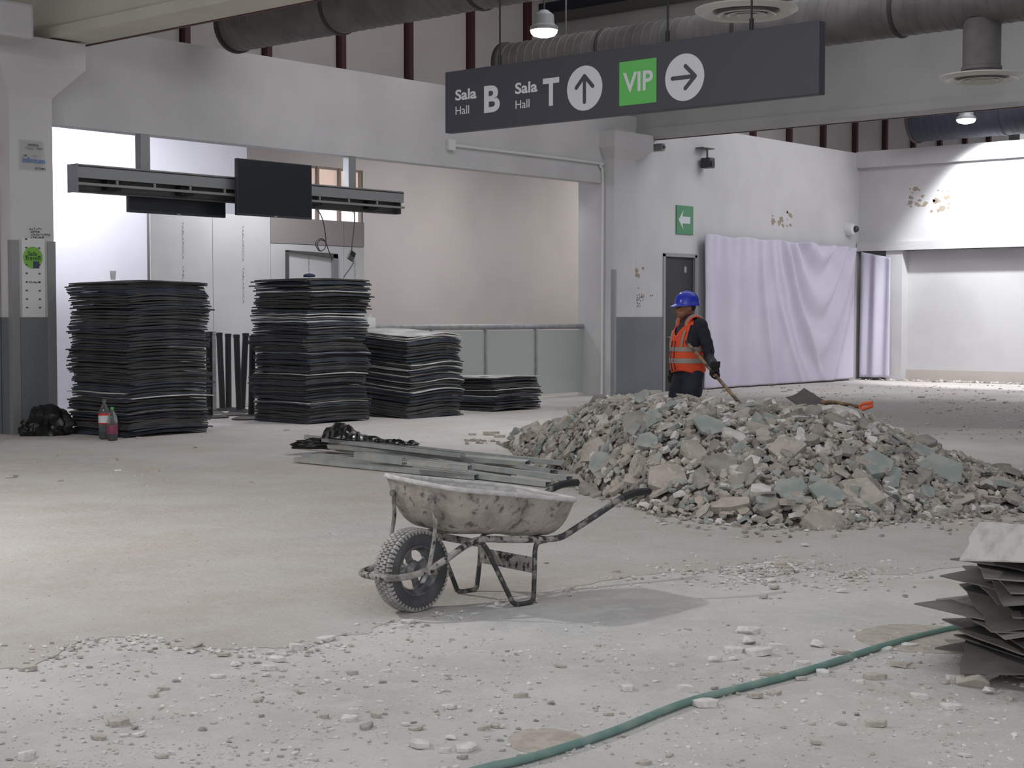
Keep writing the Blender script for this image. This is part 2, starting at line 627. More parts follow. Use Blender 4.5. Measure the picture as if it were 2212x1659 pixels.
# dado and lower finishes
struct(MB().box(c2R, DL - 0.06, VA - 0.012, VA, 0, 1.44).build('trim_1', M['dado']), 'grey painted dado beside the dark door')
struct(MB().box(4, c1L - 0.02, VA - 0.03, VA, 1.44, onV(5, 405, VA).z).build('trim_2', M['beige']), 'beige board beside the near column')
struct(MB().box(4, c1L - 0.02, VA - 0.03, VA, 0, 1.44).build('trim_3', M['dado']), 'grey dado beside the near column')
# columns
for nm, xl, xr, lab in (('column_near', c1L, c1R, 'white column with grey foot at the near end of the opening'),
                        ('column_far', c2L, c2R, 'white column with grey foot at the far end of the opening')):
    c = struct(MB().box(xl, xr, 17.0, 17.82, 0, 4.84).build('column', M['wall']), lab)
    MB().box(xl - 0.006, xr + 0.004, 16.99, 17.0, 0, 1.44).build('dado', M['dado'], c)
    if nm == 'column_near':
        MB().box(xl - 0.008, xl, 17.0, 17.25, 0, 1.44).build('dado', M['dado'], c)
    cap = MB()
    x0, x1 = (xl - 0.25, xr + 0.36) if nm == 'column_near' else (xl - 0.12, xr + 0.42)
    zt, zm, zb = (4.84, 4.52, 4.15) if nm == 'column_near' else (4.79, 4.5, 4.3)
    fy = 16.8 if nm == 'column_near' else 16.9
    cap.box(x0, x1, fy, 17.25, zm, zt)
    lo = [Vector((xl, 17.0, zb)), Vector((xr, 17.0, zb)), Vector((xr, 17.24, zb)), Vector((xl, 17.24, zb))]
    hi = [Vector((x0, fy, zm)), Vector((x1, fy, zm)), Vector((x1, 17.24, zm)), Vector((x0, 17.24, zm))]
    cap.loft([lo, hi])
    cap.build('capital', M['wall'], c)
    zg = 2.38 if nm == 'column_near' else 2.3
    if nm == 'column_near':
        for xa, xb in ((xl - 0.012, xl + 0.1), (xr - 0.1, xr + 0.012)):
            MB().box(xa, xb, 16.978, 17.05, 0, zg).build('corner_guard', M['alu'], c)
        b = MB().box(xl + 0.14, xr - 0.14, 16.982, 16.992, 1.44, zg + 0.03).build('cover_board', M['white_plastic'], c)
        sc = MB()
        for k in range(9):
            for sx in (xl + 0.2, xr - 0.22):
                if R.random() < 0.85:
                    z = 1.55 + k * 0.105
                    sc.box(sx - 0.012, sx + 0.012, 16.974, 16.983, z, z + 0.016)
        s_ = sc.build('screw_holes', M['ink'], b)
        s_['kind'] = 'stuff'
    else:
        MB().box(xl - 0.012, xl + 0.05, 16.978, 17.06, 0, zg).build('corner_guard', M['alu'], c)

# right wall and its header
rw = MB()
Y0, Y1 = -6, VA
HB, HT = 2.93, 3.12
rw.box(UR, UR + 0.3, Y0, Y1, HB, TOP)
rw.box(UR + 0.22, UR + 0.5, Y0, Y1 + 0.2, 0, HB)
struct(rw.build('wall_right', M['wall']), 'white wall crossing the hall behind the heap')
struct(MB().box(UR - 0.14, UR, Y0, Y1, TOP - 0.34, TOP + 0.02).build('trim_4', M['wall']), 'projecting white coping along the right wall')
struct(MB().box(UR - 0.12, UR + 0.22, Y0, Y1 - 0.02, HB, HT).build('trim_5', M['wall']), 'white header strip over the recessed wall')
struct(MB().box(UR + 0.17, UR + 0.22, Y0, Y1 - 0.6, 0, 0.26).build('baseboard_right', M['tan']), 'beige skirting under the recessed wall')
struct(MB().box(UR - 0.06, UR + 0.22, Y1 - 1.12, Y1 - 0.72, 0, HB).build('trim_6', M['wall']), 'white post at the end of the recessed wall')
# back room walls
xb = ux(535, 21.0)
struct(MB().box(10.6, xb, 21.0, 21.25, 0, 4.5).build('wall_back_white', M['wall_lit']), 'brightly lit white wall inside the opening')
wx0, wx1 = ux(640, 22), ux(782, 22)
wb = MB()
wb.box(xb, wx0, 22, 22.25, 0, 4.5)
wb.box(wx1, 34, 22, 22.25, 0, 4.5)
wb.box(wx0, wx1, 22, 22.25, 0, 3.1)
wb.box(wx0, wx1, 22, 22.25, 4.28, 4.5)
wb.box(xb - 0.1, xb, 21.25, 22.2, 0, 4.5)
struct(wb.build('wall_back_beige', M['beige']), 'beige wall inside the opening behind the railing')
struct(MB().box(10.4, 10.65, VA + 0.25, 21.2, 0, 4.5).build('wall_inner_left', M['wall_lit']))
struct(MB().box(33.8, 34.0, VA + 0.25, 22.2, 0, 4.5).build('wall_inner_right', M['beige']))
struct(MB().box(10.4, 34, VA + 0.25, 22.25, 4.5, 4.58).build('ceiling_inner', M['wall']))
wn = struct(MB().box(wx0, wx1, 22.02, 22.06, 3.1, 3.14).box(wx0, wx1, 22.02, 22.06, 4.24, 4.28).box(wx0, wx1, 22.02, 22.06, 3.62, 3.68).build('window_1', M['winframe']), 'high window with lit panes above the plasterboard partition')
nW = 3
for k in range(nW + 1):
    x = wx0 + (wx1 - wx0) * k / nW
    MB().box(x - 0.025, x + 0.025, 22.0, 22.07, 3.1, 4.28).build('mullion', M['winframe'], wn)
for k in range(nW):
    xa, xc = wx0 + (wx1 - wx0) * k / nW + 0.025, wx0 + (wx1 - wx0) * (k + 1) / nW - 0.025
    MB().box(xa, xc, 22.08, 22.1, 3.68, 4.24).build('pane', M['winwarm'], wn)
    MB().box(xa, xc, 22.08, 22.1, 3.14, 3.62).build('pane', M['winwhite'], wn)

# plasterboard partition
PV = 19.4
px0 = ux(325, PV)
px1 = ux(787, PV)
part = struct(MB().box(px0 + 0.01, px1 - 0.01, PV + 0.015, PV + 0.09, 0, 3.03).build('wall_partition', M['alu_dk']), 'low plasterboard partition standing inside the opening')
bx = [px0, ux(460, PV), ux(585, PV), ux(743, PV), px1]
M['board'] = mat('bare_plasterboard', C3(206, 206, 206), 0.85, c2=C3(198, 198, 200), scale=0.8)
for k in range(4):
    hz = 3.06 if k < 2 else 2.63
    b = MB().box(bx[k] + 0.004, bx[k + 1] - 0.004, PV, PV + 0.013, 0.01, hz).build('drywall_board', M['board'], part)
    for q in (0.5,):
        lettering('board_print', 'TABLAROCA   TABLAROCA', Vector((bx[k] + (bx[k + 1] - bx[k]) * q, PV - 0.0015, 2.9 if k < 2 else 2.5)), (0, 0, -1), (1, 0, 0), 1.25, 0.035, M['alu'], b, 0, 0.0008)
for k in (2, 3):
    MB().box(bx[k] + 0.004, bx[k + 1] - 0.004, PV - 0.005, PV + 0.013, 2.64, 3.06).build('top_strip', M['taupe'], part)  # taupe strip across the top of the two right-hand bays
# unfinished hatch frame on the boards
hf = thing('hatch_frame', 'bare metal hatch frame fixed to the plasterboard above the second tall stack', 'frame', (ux(672, (PV - 0.03)), (PV - 0.03), 0))
hx = hf.location.x
za, zb_ = onV(620, 541, (PV - 0.03)).z, onV(722, 549, (PV - 0.03)).z
MB().box(ux(619, (PV - 0.03)) - hx, ux(622, (PV - 0.03)) - hx, -0.03, 0.03, 1.7, za).build('jamb', M['alu_dk'], hf)
MB().box(ux(718, (PV - 0.03)) - hx, ux(728, (PV - 0.03)) - hx, -0.03, 0.03, 1.7, zb_).build('jamb', M['alu'], hf)
MB().prism([(ux(619, (PV - 0.03)) - hx, -0.03, za - 0.015), (ux(728, (PV - 0.03)) - hx, -0.03, zb_ - 0.07), (ux(728, (PV - 0.03)) - hx, -0.03, zb_ + 0.01), (ux(619, (PV - 0.03)) - hx, -0.03, za + 0.01)], (0, 0.06, 0)).build('head', M['alu_dk'], hf)

# clerestory wall with panels and oxide ribs
VC = 19.2
cl = struct(MB().box(-4, 46, VC + 0.06, VC + 0.2, 4.58, 7.6).build('wall_back', M['roof']), 'high clerestory wall of pale panels between red steel ribs')
x = ux(400, VC) - 1.6 * 8
while x < 45:
    MB().box(x + 0.07, x + 1.53, VC, VC + 0.06, 4.58, 7.6).build('wall_panel', M['clere'], cl)
    MB().box(x - 0.05, x + 0.05, VC - 0.12, VC + 0.06, 4.58, 7.6).build('rib', M['rib'], cl)
    x += 1.6
struct(MB().box(-8, 46, -14, VC + 0.2, 7.6, 7.75).build('ceiling', M['roof']), 'dark roof deck above the beams')


def beam(name, x0, x1, m, z0, lab):
    b = struct(MB().box(x0, x1, -12, VC, z0, 7.6).build(name, m), lab)
    MB().box(x0 - 0.035, x0, -12, VC, z0 + 0.0, z0 + 0.13).build('bottom_flange', m, b)
    MB().box(x1 - 0.01, x1 + 0.03, -12, VC, z0 - 0.012, z0 + 0.02).build('flange_edge', M['rib'], b)
    return b


beam('ceiling_beam', 10.95, 11.5, M['beam'], 4.87, 'cream painted deep beam over the near column and the hanging sign')
beam('ceiling_beam', ux(1385, 17.2) - 0.1, ux(1385, 17.2) + 0.5, M['beam2'], 4.79, 'grey white deep beam over the far column')

pl = struct(MB().box(23.1, 23.5, -12, VC, 7.2, 7.42).build('roof_purlin', M['duct_dark']), 'dark purlin running along the top of the far beam')
MB().box(23.05, 23.55, -12, VC, 7.12, 7.2).build('flange', M['alu_dk'], pl)

# ------------------------------------------------------------------ door, signs, fixtures on the walls
d = struct(MB().box(DL, DR, VA + 0.03, VA + 0.09, 0.01, DTOP - 0.02).build('door_1', M['door']), 'dark grey door behind the worker')
for xa, xc in ((DL - 0.05, DL + 0.02), (DR - 0.02, DR + 0.05)):
    MB().box(xa, xc, VA - 0.02, VA + 0.1, 0, DTOP + 0.03).build('door_frame', M['frame'], d)
MB().box(DL - 0.05, DR + 0.05, VA - 0.02, VA + 0.1, DTOP - 0.02, DTOP + 0.05).build('door_frame', M['frame'], d)
MB().box(DR - 0.34, DR - 0.26, VA + 0.018, VA + 0.03, 2.3, 2.42).build('door_plate', M['alu'], d)
MB().tube([(DL + 0.12, VA + 0.03, 1.05), (DL + 0.12, VA - 0.02, 1.05), (DL + 0.24, VA - 0.02, 1.05)], 0.011, 8).build('door_handle', M['steel'], d)

ex0, ex1 = ux(1459, VA), ux(1495, VA)
ez0, ez1 = onV(1477, 506, VA).z, onV(1477, 444, VA).z
ex = thing('exit_sign', 'green square exit sign with a white arrow pointing left above the dark door', 'sign', ((ex0 + ex1) / 2, VA, ez0))
hw, hh = (ex1 - ex0) / 2, ez1 - ez0
MB().bbox(-hw, hw, -0.025, -0.001, 0, hh, 0.006).build('sign_plate', M['exitgreen'], ex)
ar = [(-0.78, 0.5), (-0.22, 0.84), (-0.34, 0.62), (0.6, 0.62), (0.6, 0.38), (-0.34, 0.38), (-0.22, 0.16)]
MB().prism([(a * hw, -0.0255, b * hh) for a, b in ar], (0, -0.003, 0)).build('arrow', M['signwhite'], ex)

# the hanging direction sign
SX = 11.28
ya, yb = onU(969, 220, SX).y, onU(1776, 140, SX).y
sz0, sz1 = onU(970, 288, SX).z, onU(969, 157, SX).z
sg = thing('hanging_sign', 'long dark direction sign hung by wires from the cream beam', 'sign', (SX, (ya + yb) / 2, sz0))
ym = (ya + yb) / 2
MB().bbox(-0.05, 0.05, yb - ym, ya - ym, 0, sz1 - sz0, 0.006).build('sign_box', M['signdark'], sg)
XF = SX - 0.0505


def sign_word(name, body, xl, xr, ybot, ytop, m, bold=0.0, off=0.0):
    p0 = onU(xl, ybot, XF)
    p1 = onU(xr, ybot, XF)
    h = onU(xl, ytop, XF).z - p0.z
    p0.x = XF - off
    return lettering(name, body, p0, (0, -1, 0), (0, 0, 1), abs(p0.y - p1.y), h, m, sg, bold, 0.003)


sign_word('word_sala', 'Sala', 984, 1029.5, 217.5, 194, M['signwhite'], 0.025)
sign_word('word_hall', 'Hall', 984.5, 1013.5, 248, 230, M['signwhite'], 0.0)
sign_word('letter_b', 'B', 1046, 1080, 244, 186, M['signwhite'], 0.03)
sign_word('word_sala', 'Sala', 1113, 1161, 203.5, 179, M['signwhite'], 0.025)
sign_word('word_hall', 'Hall', 1114, 1144, 235, 217, M['signwhite'], 0.0)
sign_word('letter_t', 'T', 1173, 1208, 230, 170, M['signwhite'], 0.03)


def sign_disc(cx, cy, up):
    c = onU(cx, cy, XF) - sg.location
    r = 0.203
    d = MB().prism([(c.x - 0.0, c.y - r * math.cos(t * math.pi / 24), c.z + r * math.sin(t * math.pi / 24)) for t in range(48)], (-0.003, 0, 0)).build('arrow_disc', M['signwhite'], sg)
    a = MB()

    def stroke(p, q, wdt=0.036):
        p, q = Vector(p), Vector(q)
        t = (q - p).normalized()
        nn = Vector((-t.y, t.x))
        poly = []
        for k in range(9):
            an = math.pi * k / 8
            poly.append(q + (nn * math.cos(an) + t * math.sin(an)) * wdt / 2)
        for k in range(9):
            an = math.pi * k / 8
            poly.append(p + (-nn * math.cos(an) - t * math.sin(an)) * wdt / 2)
        if up: pl = [(c.x - 0.003, c.y - s.x, c.z + s.y) for s in poly]
        else: pl = [(c.x - 0.003, c.y - s.y, c.z - s.x) for s in poly]
        a.prism(pl, (-0.0025 - 0.0004 * len(a.f) / 40, 0, 0))
    stroke((0, -0.125), (0, 0.10))
    stroke((0, 0.11), (-0.095, 0.01))
    stroke((0, 0.11), (0.095, 0.01))
    a.build('arrow', M['signdark'], d)


sign_disc(1263, 190, True)
sign_disc(1479, 166.5, False)
g0, g1 = onU(1338, 229, XF), onU(1418, 222, XF)
gt = onU(1338, 134.5, XF).z
MB().box(XF - 0.003 - SX, XF - SX, g1.y - ym, g0.y - ym, g0.z - sz0, gt - sz0).build('green_square', M['signgreen'], sg)
sign_word('word_vip', 'VIP', 1346.5, 1411, 200.5, 158, M['signwhite'], 0.02, 0.003)
for px in (1080, 1440, 1620):
    y = vy(px, SX)
    wr = MB().tube([(0, y - ym, sz1 - sz0), (0, y - ym, 4.85 - sz0)], 0.009, 6)
    wr.tube([(0, y - ym, sz1 - sz0), (0, y - ym, sz1 - sz0 + 0.1)], 0.02, 8)
    wr.build('hanging_wire', M['black'], sg)


# ducts
def duct(label, u, z, r, v0, v1, m, group=None):
    t = thing('air_duct', label, 'duct', (u, v1, z), 0, group)
    L = v1 - v0
    prof = []
    h = 0.0
    while h < L:
        prof += [(r, -h), (r, -h - 0.14), (r + 0.006, -h - 0.145), (r + 0.006, -h - 0.155)]
        h += 0.16
    mx = Matrix.Rotation(math.radians(-90), 4, 'X')
    MB().lathe(prof, 36, mx).build('duct_tube', m, t, smooth=True)
    MB().lathe([(r - 0.01, -L * 0), (0.02, 0.001)], 36, mx).build('duct_end', M['ductend'], t)
    MB().lathe([(r, -0.03), (r + 0.03, -0.03), (r + 0.03, 0.03), (r - 0.03, 0.03)], 36, mx).build('end_rim', M['ductend'], t)
    h = 2.0
    while h < L:
        MB().lathe([(r + 0.01, -h), (r + 0.024, -h - 0.01), (r + 0.024, -h - 0.05), (r + 0.01, -h - 0.06)], 36, mx).build('joint_band', M['ductend'] if m is not M['duct_dark'] else m, t)
        h += 2.4
    for hh_ in (1.2, 5.0, 9.0):
        if hh_ < L:
            MB().tube([(0, -hh_, r), (0, -hh_, 7.55 - z)], 0.012, 6).build('hanger_rod', M['alu_dk'], t)
    return t


duct('grey spiral air duct beside the cream beam above the flight screens', 13.6, 5.35, 0.33, 1.0, 16.6, M['duct'])
duct('grey spiral air duct running behind the hanging sign', 18.95, 5.46, 0.335, 0.0, 16.4, M['duct'])
duct('dark lagged air duct high above the right wall', 31.7, 5.78, 0.52, -2.0, 15.6, M['duct_dark'])


def diffuser(label, loc, r, ztop):
    t = thing('ceiling_diffuser', label, 'air vent', loc, 0)
    MB().lathe([(0.235, 0.07), (0.235, ztop - loc[2])], 32).lathe([(0.25, 0.12), (0.25, 0.16)], 32).build('neck', M['duct'], t, smooth=True)
    MB().lathe([(0.25, 0.09), (0.34, 0.075), (r - 0.06, 0.035), (r, 0.05), (r, 0.035), (r - 0.07, -0.005), (0.34, 0.03), (0.33, 0.05)], 48).build('outer_cone', M['diff'], t, smooth=True)
    for k, q in enumerate((0.3, 0.2, 0.1)):
        MB().lathe([(q, -0.012), (q - 0.055, 0.03), (q - 0.06, 0.024), (q - 0.012, -0.02), (q, -0.012)], 40).build('inner_cone', M['diff'], t, smooth=True)
    MB().lathe([(0.001, 0.05), (0.33, 0.05)], 40).build('throat', M['duct'], t)
    return t


p = at(2120, 172, 19.85)
p.x = 18.95
p = onU(2120, 172, 18.95)
diffuser('round white air diffuser hanging from the duct behind the sign', tuple(p), 0.52, 5.2)
p = onU(1612, 30, 13.6)
diffuser('round white air diffuser cut by the picture edge above the dark sign', tuple(p), 0.52, 5.1)


def hall_lamp(label, p, r):
    t = thing('high_bay_lamp', label, 'lamp', tuple(p))
    MB().lathe([(r, 0.0), (r * 0.97, -0.03), (r * 0.8, -0.06), (r * 0.4, -0.08), (0.0005, -0.085)], 32).build('lens', M['lamp'], t, smooth=True)
    MB().lathe([(r * 0.98, 0.002), (r * 1.06, 0.002), (r * 1.06, 0.05), (r * 0.8, 0.08), (r * 0.74, 0.2), (0.05, 0.26), (0.001, 0.26)], 32).build('housing', M['alu'], t, smooth=True)
    c = MB()
    c.tube([(0, 0, 0.26), (0.01, 0, 0.36), (-0.03, 0.02, 0.5), (0.03, -0.02, 0.62), (0.0, 0, 0.8), (0, 0, 7.58 - p.z)], 0.012, 6)
    c.build('hanging_cable', M['cable'], t)


hall_lamp('lit round lamp hanging above the letter T of the sign', LAMP1, 0.17)
hall_lamp('lit round lamp hanging before the dark duct near the right wall', LAMP2, 0.19)

# flight-information rack hung under the lintel
VR = 17.18
rx0, rx1 = ux(169, VR), ux(872, VR)
rz1, rz0 = onV(160, 352, VR).z, onV(160, 412, VR).z
rk = thing('screen_rack', 'long grey metal screen rack hung on two posts under the lintel', 'rack', (rx0, VR, rz0))
LN = rx1 - rx0
HH = rz1 - rz0
MB().box(0.0, LN, -0.01, 0.01, HH * 0.5, HH * 0.9).build('front_panel', M['alu'], rk)
MB().box(0, LN, 0.0, 0.2, HH * 0.93, HH).build('top_panel', M['alu'], rk)
MB().box(0, LN, -0.014, 0.0, HH * 0.9, HH * 0.94).build('gap_shade_strip', M['black'], rk)  # solid black strip standing in for shade between top and front panels
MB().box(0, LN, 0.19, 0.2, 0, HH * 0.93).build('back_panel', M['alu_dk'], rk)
MB().box(0, LN, -0.03, 0.012, HH * 0.24, HH * 0.33).build('front_rail', M['alu'], rk)
MB().box(0, LN, 0.13, 0.19, 0, 0.015).build('back_flange', M['alu_dk'], rk)
MB().box(-0.012, 0.0, -0.03, 0.2, -0.01, HH).build('end_plate', M['alu'], rk)
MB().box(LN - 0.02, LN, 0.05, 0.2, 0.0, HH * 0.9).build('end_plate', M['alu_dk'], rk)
for k in range(1, 10):
    x = LN * k / 10
    MB().box(x, x + 0.03, -0.01, 0.012, HH * 0.3, HH * 0.52).build('upright', M['alu'], rk)
    if k % 2: MB().box(x - 0.1, x + 0.12, 0.06, 0.18, HH * 0.15, HH * 0.5).build('power_box', M['black'], rk)
for px in (315, 760):
    x = ux(px, VR + 0.1) - rx0
    MB().box(x - 0.075, x + 0.075, 0.08, 0.2, HH, LINT - rz0 + 0.03).build('post', M['alu'], rk)


def screen(label, x0, x1, z0, z1, y, dy=0.06, front=True):
    t = thing('flat_screen', label, 'screen', ((x0 + x1) / 2, y, z0))
    a = (x1 - x0) / 2
    h = z1 - z0
    MB().bbox(-a, a, 0, dy, 0, h, 0.006).build('casing', M['bezel'], t)
    f = -0.002 if front else dy + 0.002
    MB().box(-a + 0.015, a - 0.015, min(f, f + 0.001), max(f, f + 0.001), 0.03, h - 0.015).build('panel', M['screen'], t)
    if front:
        MB().box(-0.03, 0.03, -0.006, 0, 0.004, 0.018).build('badge', M['alu'], t)
    MB().box(-0.15, 0.15, dy, dy + 0.06, h * 0.35, h * 0.65).build('bracket', M['black'], t)


screen('large black flat screen on the front of the rack', ux(512, 17.05), ux(673, 17.05), onV(512, 464, 17.05).z, onV(512, 341, 17.05).z, 17.03)
screen('black flat screen on the back of the rack seen below it', ux(276, 17.48), ux(485, 17.48), onV(276, 458, 17.48).z, 3.3, 17.44)

# hanging cables
t = thing('hanging_cable', 'thin grey cable hanging in a coil below the large black screen', 'cable', tuple(onV(700, 520, 17.4)))
cp = [(677, 435), (684, 452), (692, 462), (698, 478), (702, 500), (704, 520), (702, 535), (692, 542), (684, 534), (682, 524), (688, 516), (698, 516), (704, 526), (700, 538), (690, 540), (686, 526), (692, 518), (703, 522), (708, 535), (712, 546), (716, 556)]
pp = [onV(a, b, 17.4 + 0.01 * (i % 3)) - t.location for i, (a, b) in enumerate(cp)]


def smooth_path(pts, k=6):
    out = []
    P = [pts[0]] + list(pts) + [pts[-1]]
    for i in range(1, len(P) - 2):
        for j in range(k):
            s = j / k
            p0, p1, p2, p3 = P[i - 1], P[i], P[i + 1], P[i + 2]
            out.append(0.5 * ((2 * p1) + (-p0 + p2) * s + (2 * p0 - 5 * p1 + 4 * p2 - p3) * s * s + (-p0 + 3 * p1 - 3 * p2 + p3) * s ** 3))
    out.append(Vector(pts[-1]))
    return out


MB().tube(smooth_path(pp), 0.008, 6).build('cable_run', M['cable'], t, smooth=True)
t = thing('hanging_cable', 'cable with a dangling plastic socket box beside the second tall stack', 'cable', tuple(onV(757, 552, 17.4)))
pp = [onV(a, b, 17.4) - t.location for a, b in [(765, 452), (766, 475), (763, 505), (760, 530), (760, 545)]]
MB().tube(smooth_path(pp), 0.009, 6).build('cable_run', M['cable'], t, smooth=True)
pp = [onV(a, b, 17.4) - t.location for a, b in [(761, 558), (763, 566), (757, 578), (748, 590), (742, 599)]]
MB().tube(smooth_path(pp), 0.009, 6).build('cable_run', M['cable'], t, smooth=True)
mx = Matrix.Rotation(math.radians(28), 4, 'Y')
MB().bbox(-0.06, 0.06, -0.04, 0.0, -0.075, 0.075, 0.008, mx).build('socket_box', M['alu_dk'], t)
MB().box(-0.045, 0.045, -0.045, -0.04, 0.0, 0.06, mx).build('socket_face', M['black'], t)
MB().bbox(-0.02, 0.02, -0.02, 0.02, -0.05, 0.05, 0.006, Matrix.Translation(onV(764, 452, 17.4) - t.location)).build('plug', M['white_plastic'], t)

# conduit and junction box on the lintel
t = thing('wall_conduit', 'white conduit with a square junction box along the lintel and down the far column', 'conduit', tuple(onV(972, 313, VA)))
L0 = t.location
jb = onV(972, 313, VA) - L0
MB().bbox(-0.09, 0.07, -0.07, 0, -0.09, 0.09, 0.01).build('junction_box', M['white_plastic'], t)
MB().lathe([(0.014, -0.002), (0.001, -0.002)], 12, Matrix.Translation((-0.01, -0.071, 0)) @ Matrix.Rotation(math.pi / 2, 4, 'X')).build('knockout', M['ink'], t)
xe = c2L - 0.05
run = [Vector((L0.x + 0.07, VA - 0.03, L0.z)), Vector((xe - 0.35, VA - 0.03, L0.z)), Vector((xe - 0.08, VA - 0.03, L0.z - 0.06)), Vector((xe, VA - 0.03, L0.z - 0.3)), Vector((xe, VA - 0.03, 2.4)), Vector((xe, VA - 0.02, 0.4)), Vector((xe - 0.02, VA - 0.03, 0.03))]
MB().tube([q - L0 for q in smooth_path(run, 5)], 0.025, 8).build('pipe', M['white_plastic'], t, smooth=True)

# railing
VRl = 17.72
ra = thing('glass_railing', 'steel railing with frosted glass panels before the beige wall', 'railing', (c2L - 0.4, VRl, 0))
xr = c2L - 0.06 - ra.location.x
posts = [ux(1260, VRl) - ra.location.x, ux(1157, VRl) - ra.location.x, ux(1048, VRl) - ra.location.x]
posts += [posts[-1] - 1.33 * k for k in (1, 2, 3)]
MB().tube([(posts[-1], 0, 1.27), (posts[0], 0, 1.27)], 0.048, 14).build('handrail', M['steel'], ra, smooth=True)
for q in posts:
    MB().box(q - 0.022, q + 0.022, -0.03, 0.03, 0, 1.24).build('post', M['steel'], ra)
for a, b in zip(posts[1:], posts[:-1]):
    MB().box(a + 0.03, b - 0.03, -0.006, 0.006, 0.06, 1.2).build('glass_panel', M['gfrost'], ra)

# wall furniture
q = onV(1514, 353, VA)
t = thing('security_camera', 'dark box camera hanging from a small bracket high on the white wall', 'camera', (q.x, VA - 0.15, q.z))
MB().bbox(-0.1, 0.1, -0.12, 0.1, -0.1, 0.1, 0.02).build('body', M['bezel'], t)
MB().lathe([(0.05, 0.0), (0.06, 0.03), (0.001, 0.031)], 16, Matrix.Translation((-0.02, -0.12, -0.02)) @ Matrix.Rotation(math.pi / 2, 4, 'X')).build('lens', M['black'], t)
MB().tube([(0, 0, 0.1), (0, 0, 0.28)], 0.02, 8).box(-0.2, 0.2, -0.04, 0.14, 0.28, 0.3).build('bracket', M['alu_dk'], t)
q = onV(1830, 495, VA)
t = thing('dome_camera', 'white dome camera on the wall above the right end of the sheet', 'camera', (q.x, VA, q.z))
mxd = Matrix.Rotation(math.pi / 2, 4, 'X')
MB().lathe([(0.15, 0.0), (0.15, 0.05), (0.12, 0.16), (0.07, 0.18), (0.001, 0.18)], 24, mxd, capA=True).build('mount', M['white_plastic'], t, smooth=True)
MB().ell((0.03, -0.2, 0), (0.075, 0.075, 0.075)).build('dome', M['bezel'], t, smooth=True)
q = onV(1426, 318, 17.0)
t = thing('wall_fitting', 'small grey fitting on the capital of the far column', 'fitting', (q.x, 16.98, q.z))
MB().bbox(-0.05, 0.05, -0.06, 0.27, -0.07, 0.07, 0.012).build('body', M['alu'], t)
MB().lathe([(0.035, 0), (0.03, 0.03), (0.001, 0.03)], 12, Matrix.Translation((0, -0.06, 0)) @ mxd).build('cap', M['alu_dk'], t)

# stickers and writing on the near column
YF = 16.99
s0, s1 = ux(46, YF), ux(97, YF)
t = thing('notice_plate', 'clear plastic wifi notice with blue lettering on the near column', 'notice', ((s0 + s1) / 2, YF, onV(70, 366, YF).z))
zz = t.location.z
hz = onV(70, 303, YF).z - zz
hw = (s1 - s0) / 2
MB().box(-hw, hw, -0.008, -0.002, 0, hz).build('plate', M['acrylic'], t)


def word_on_col(par, body, xl, xr, yb_, yt, m, bold=0.0, y=YF - 0.009):
    p0 = onV(xl, yb_, y)
    lettering('lettering', body, p0, (1, 0, 0), (0, 0, 1), onV(xr, yb_, y).x - p0.x, onV(xl, yt, y).z - p0.z, m, par, bold, 0.0015)


word_on_col(t, 'NAVEGA', 61, 84, 315, 309, M['ink'])
word_on_col(t, 'Y VUELA', 54, 73, 322, 316, M['alu'], 0.02)
word_on_col(t, 'AQUÍ', 78, 92, 323, 317, M['ink'])
word_on_col(t, 'wifi', 50, 58, 337, 332, M['ink'])
word_on_col(t, 'TELMEX', 70, 83, 337, 335, M['alu'])
word_on_col(t, 'infinitum', 49, 97, 350, 338, M['blueink'], 0.012)
word_on_col(t, 'DE TELMEX', 76, 99, 365, 361, M['ink'], 0.01)
q = onV(71, 556, 16.98)
t = thing('round_sticker', 'round green sticker lettered in dark green on the near column', 'sticker', (q.x, 16.98, q.z))
MB().lathe([(0.135, -0.0), (0.135, 0.003), (0.0005, 0.003)], 32, mxd).build('disc', M['stk'], t)
word_on_col(t, 'Safe', 60, 80, 552, 542, M['stkdark'], 0.02, 16.9765)
word_on_col(t, 'travels', 55, 88, 561, 551, M['stkdark'], 0.02, 16.9765)
MB().box(0.0, 0.085, -0.005, -0.003, -0.13, -0.045).build('logo_square', M['navy'], t)
# hand-written notes
def scribble(label, px0, py0, lines, plane, dx=3.2, seed=1):
    rr = random.Random(seed)
    o = onV(px0, py0, plane)
    mb = MB()
    for i, (off, wd) in enumerate(lines):
        x = px0 + off
        yv = py0 + i * 6.2
        while x < px0 + off + wd:
            pts_ = [onV(x + rr.uniform(0, dx), yv + rr.uniform(-2.4, 2.4), plane - 0.002) for _ in range(4)]
            mb.tube(pts_, 0.0045, 4)
            x += dx + rr.uniform(0.6, 1.6)
    ob = mb.build('handwriting', M['ink'], origin=tuple(o))
    tag(ob, label, 'writing')


scribble('black handwritten notes on the near column above the round sticker', 64, 494, [(0, 26), (1, 18), (2, 40), (2, 26), (3, 8)], 16.988, seed=3)
scribble('short handwritten line on the column board below the round sticker', 63, 609, [(0, 22)], 16.98, seed=4)
scribble('black handwritten notes on the white wall beside the dark door', 1375, 636, [(0, 9), (0, 11), (-1, 14), (1, 8), (1, 5)], VA - 0.001, seed=5)
scribble('faint pencil jotting on the white wall next to the door frame', 1404, 638, [(0, 7)], VA - 0.001, seed=6)
tag(MB().box(-0.5, 0.0, -0.02, 0, 0, 0.16).build('alarm_plate', M['red']), 'red plate on the wall beside the near column', 'plate').location = (ux(5, VA - 0.03), VA - 0.0, onV(2, 340, VA).z)


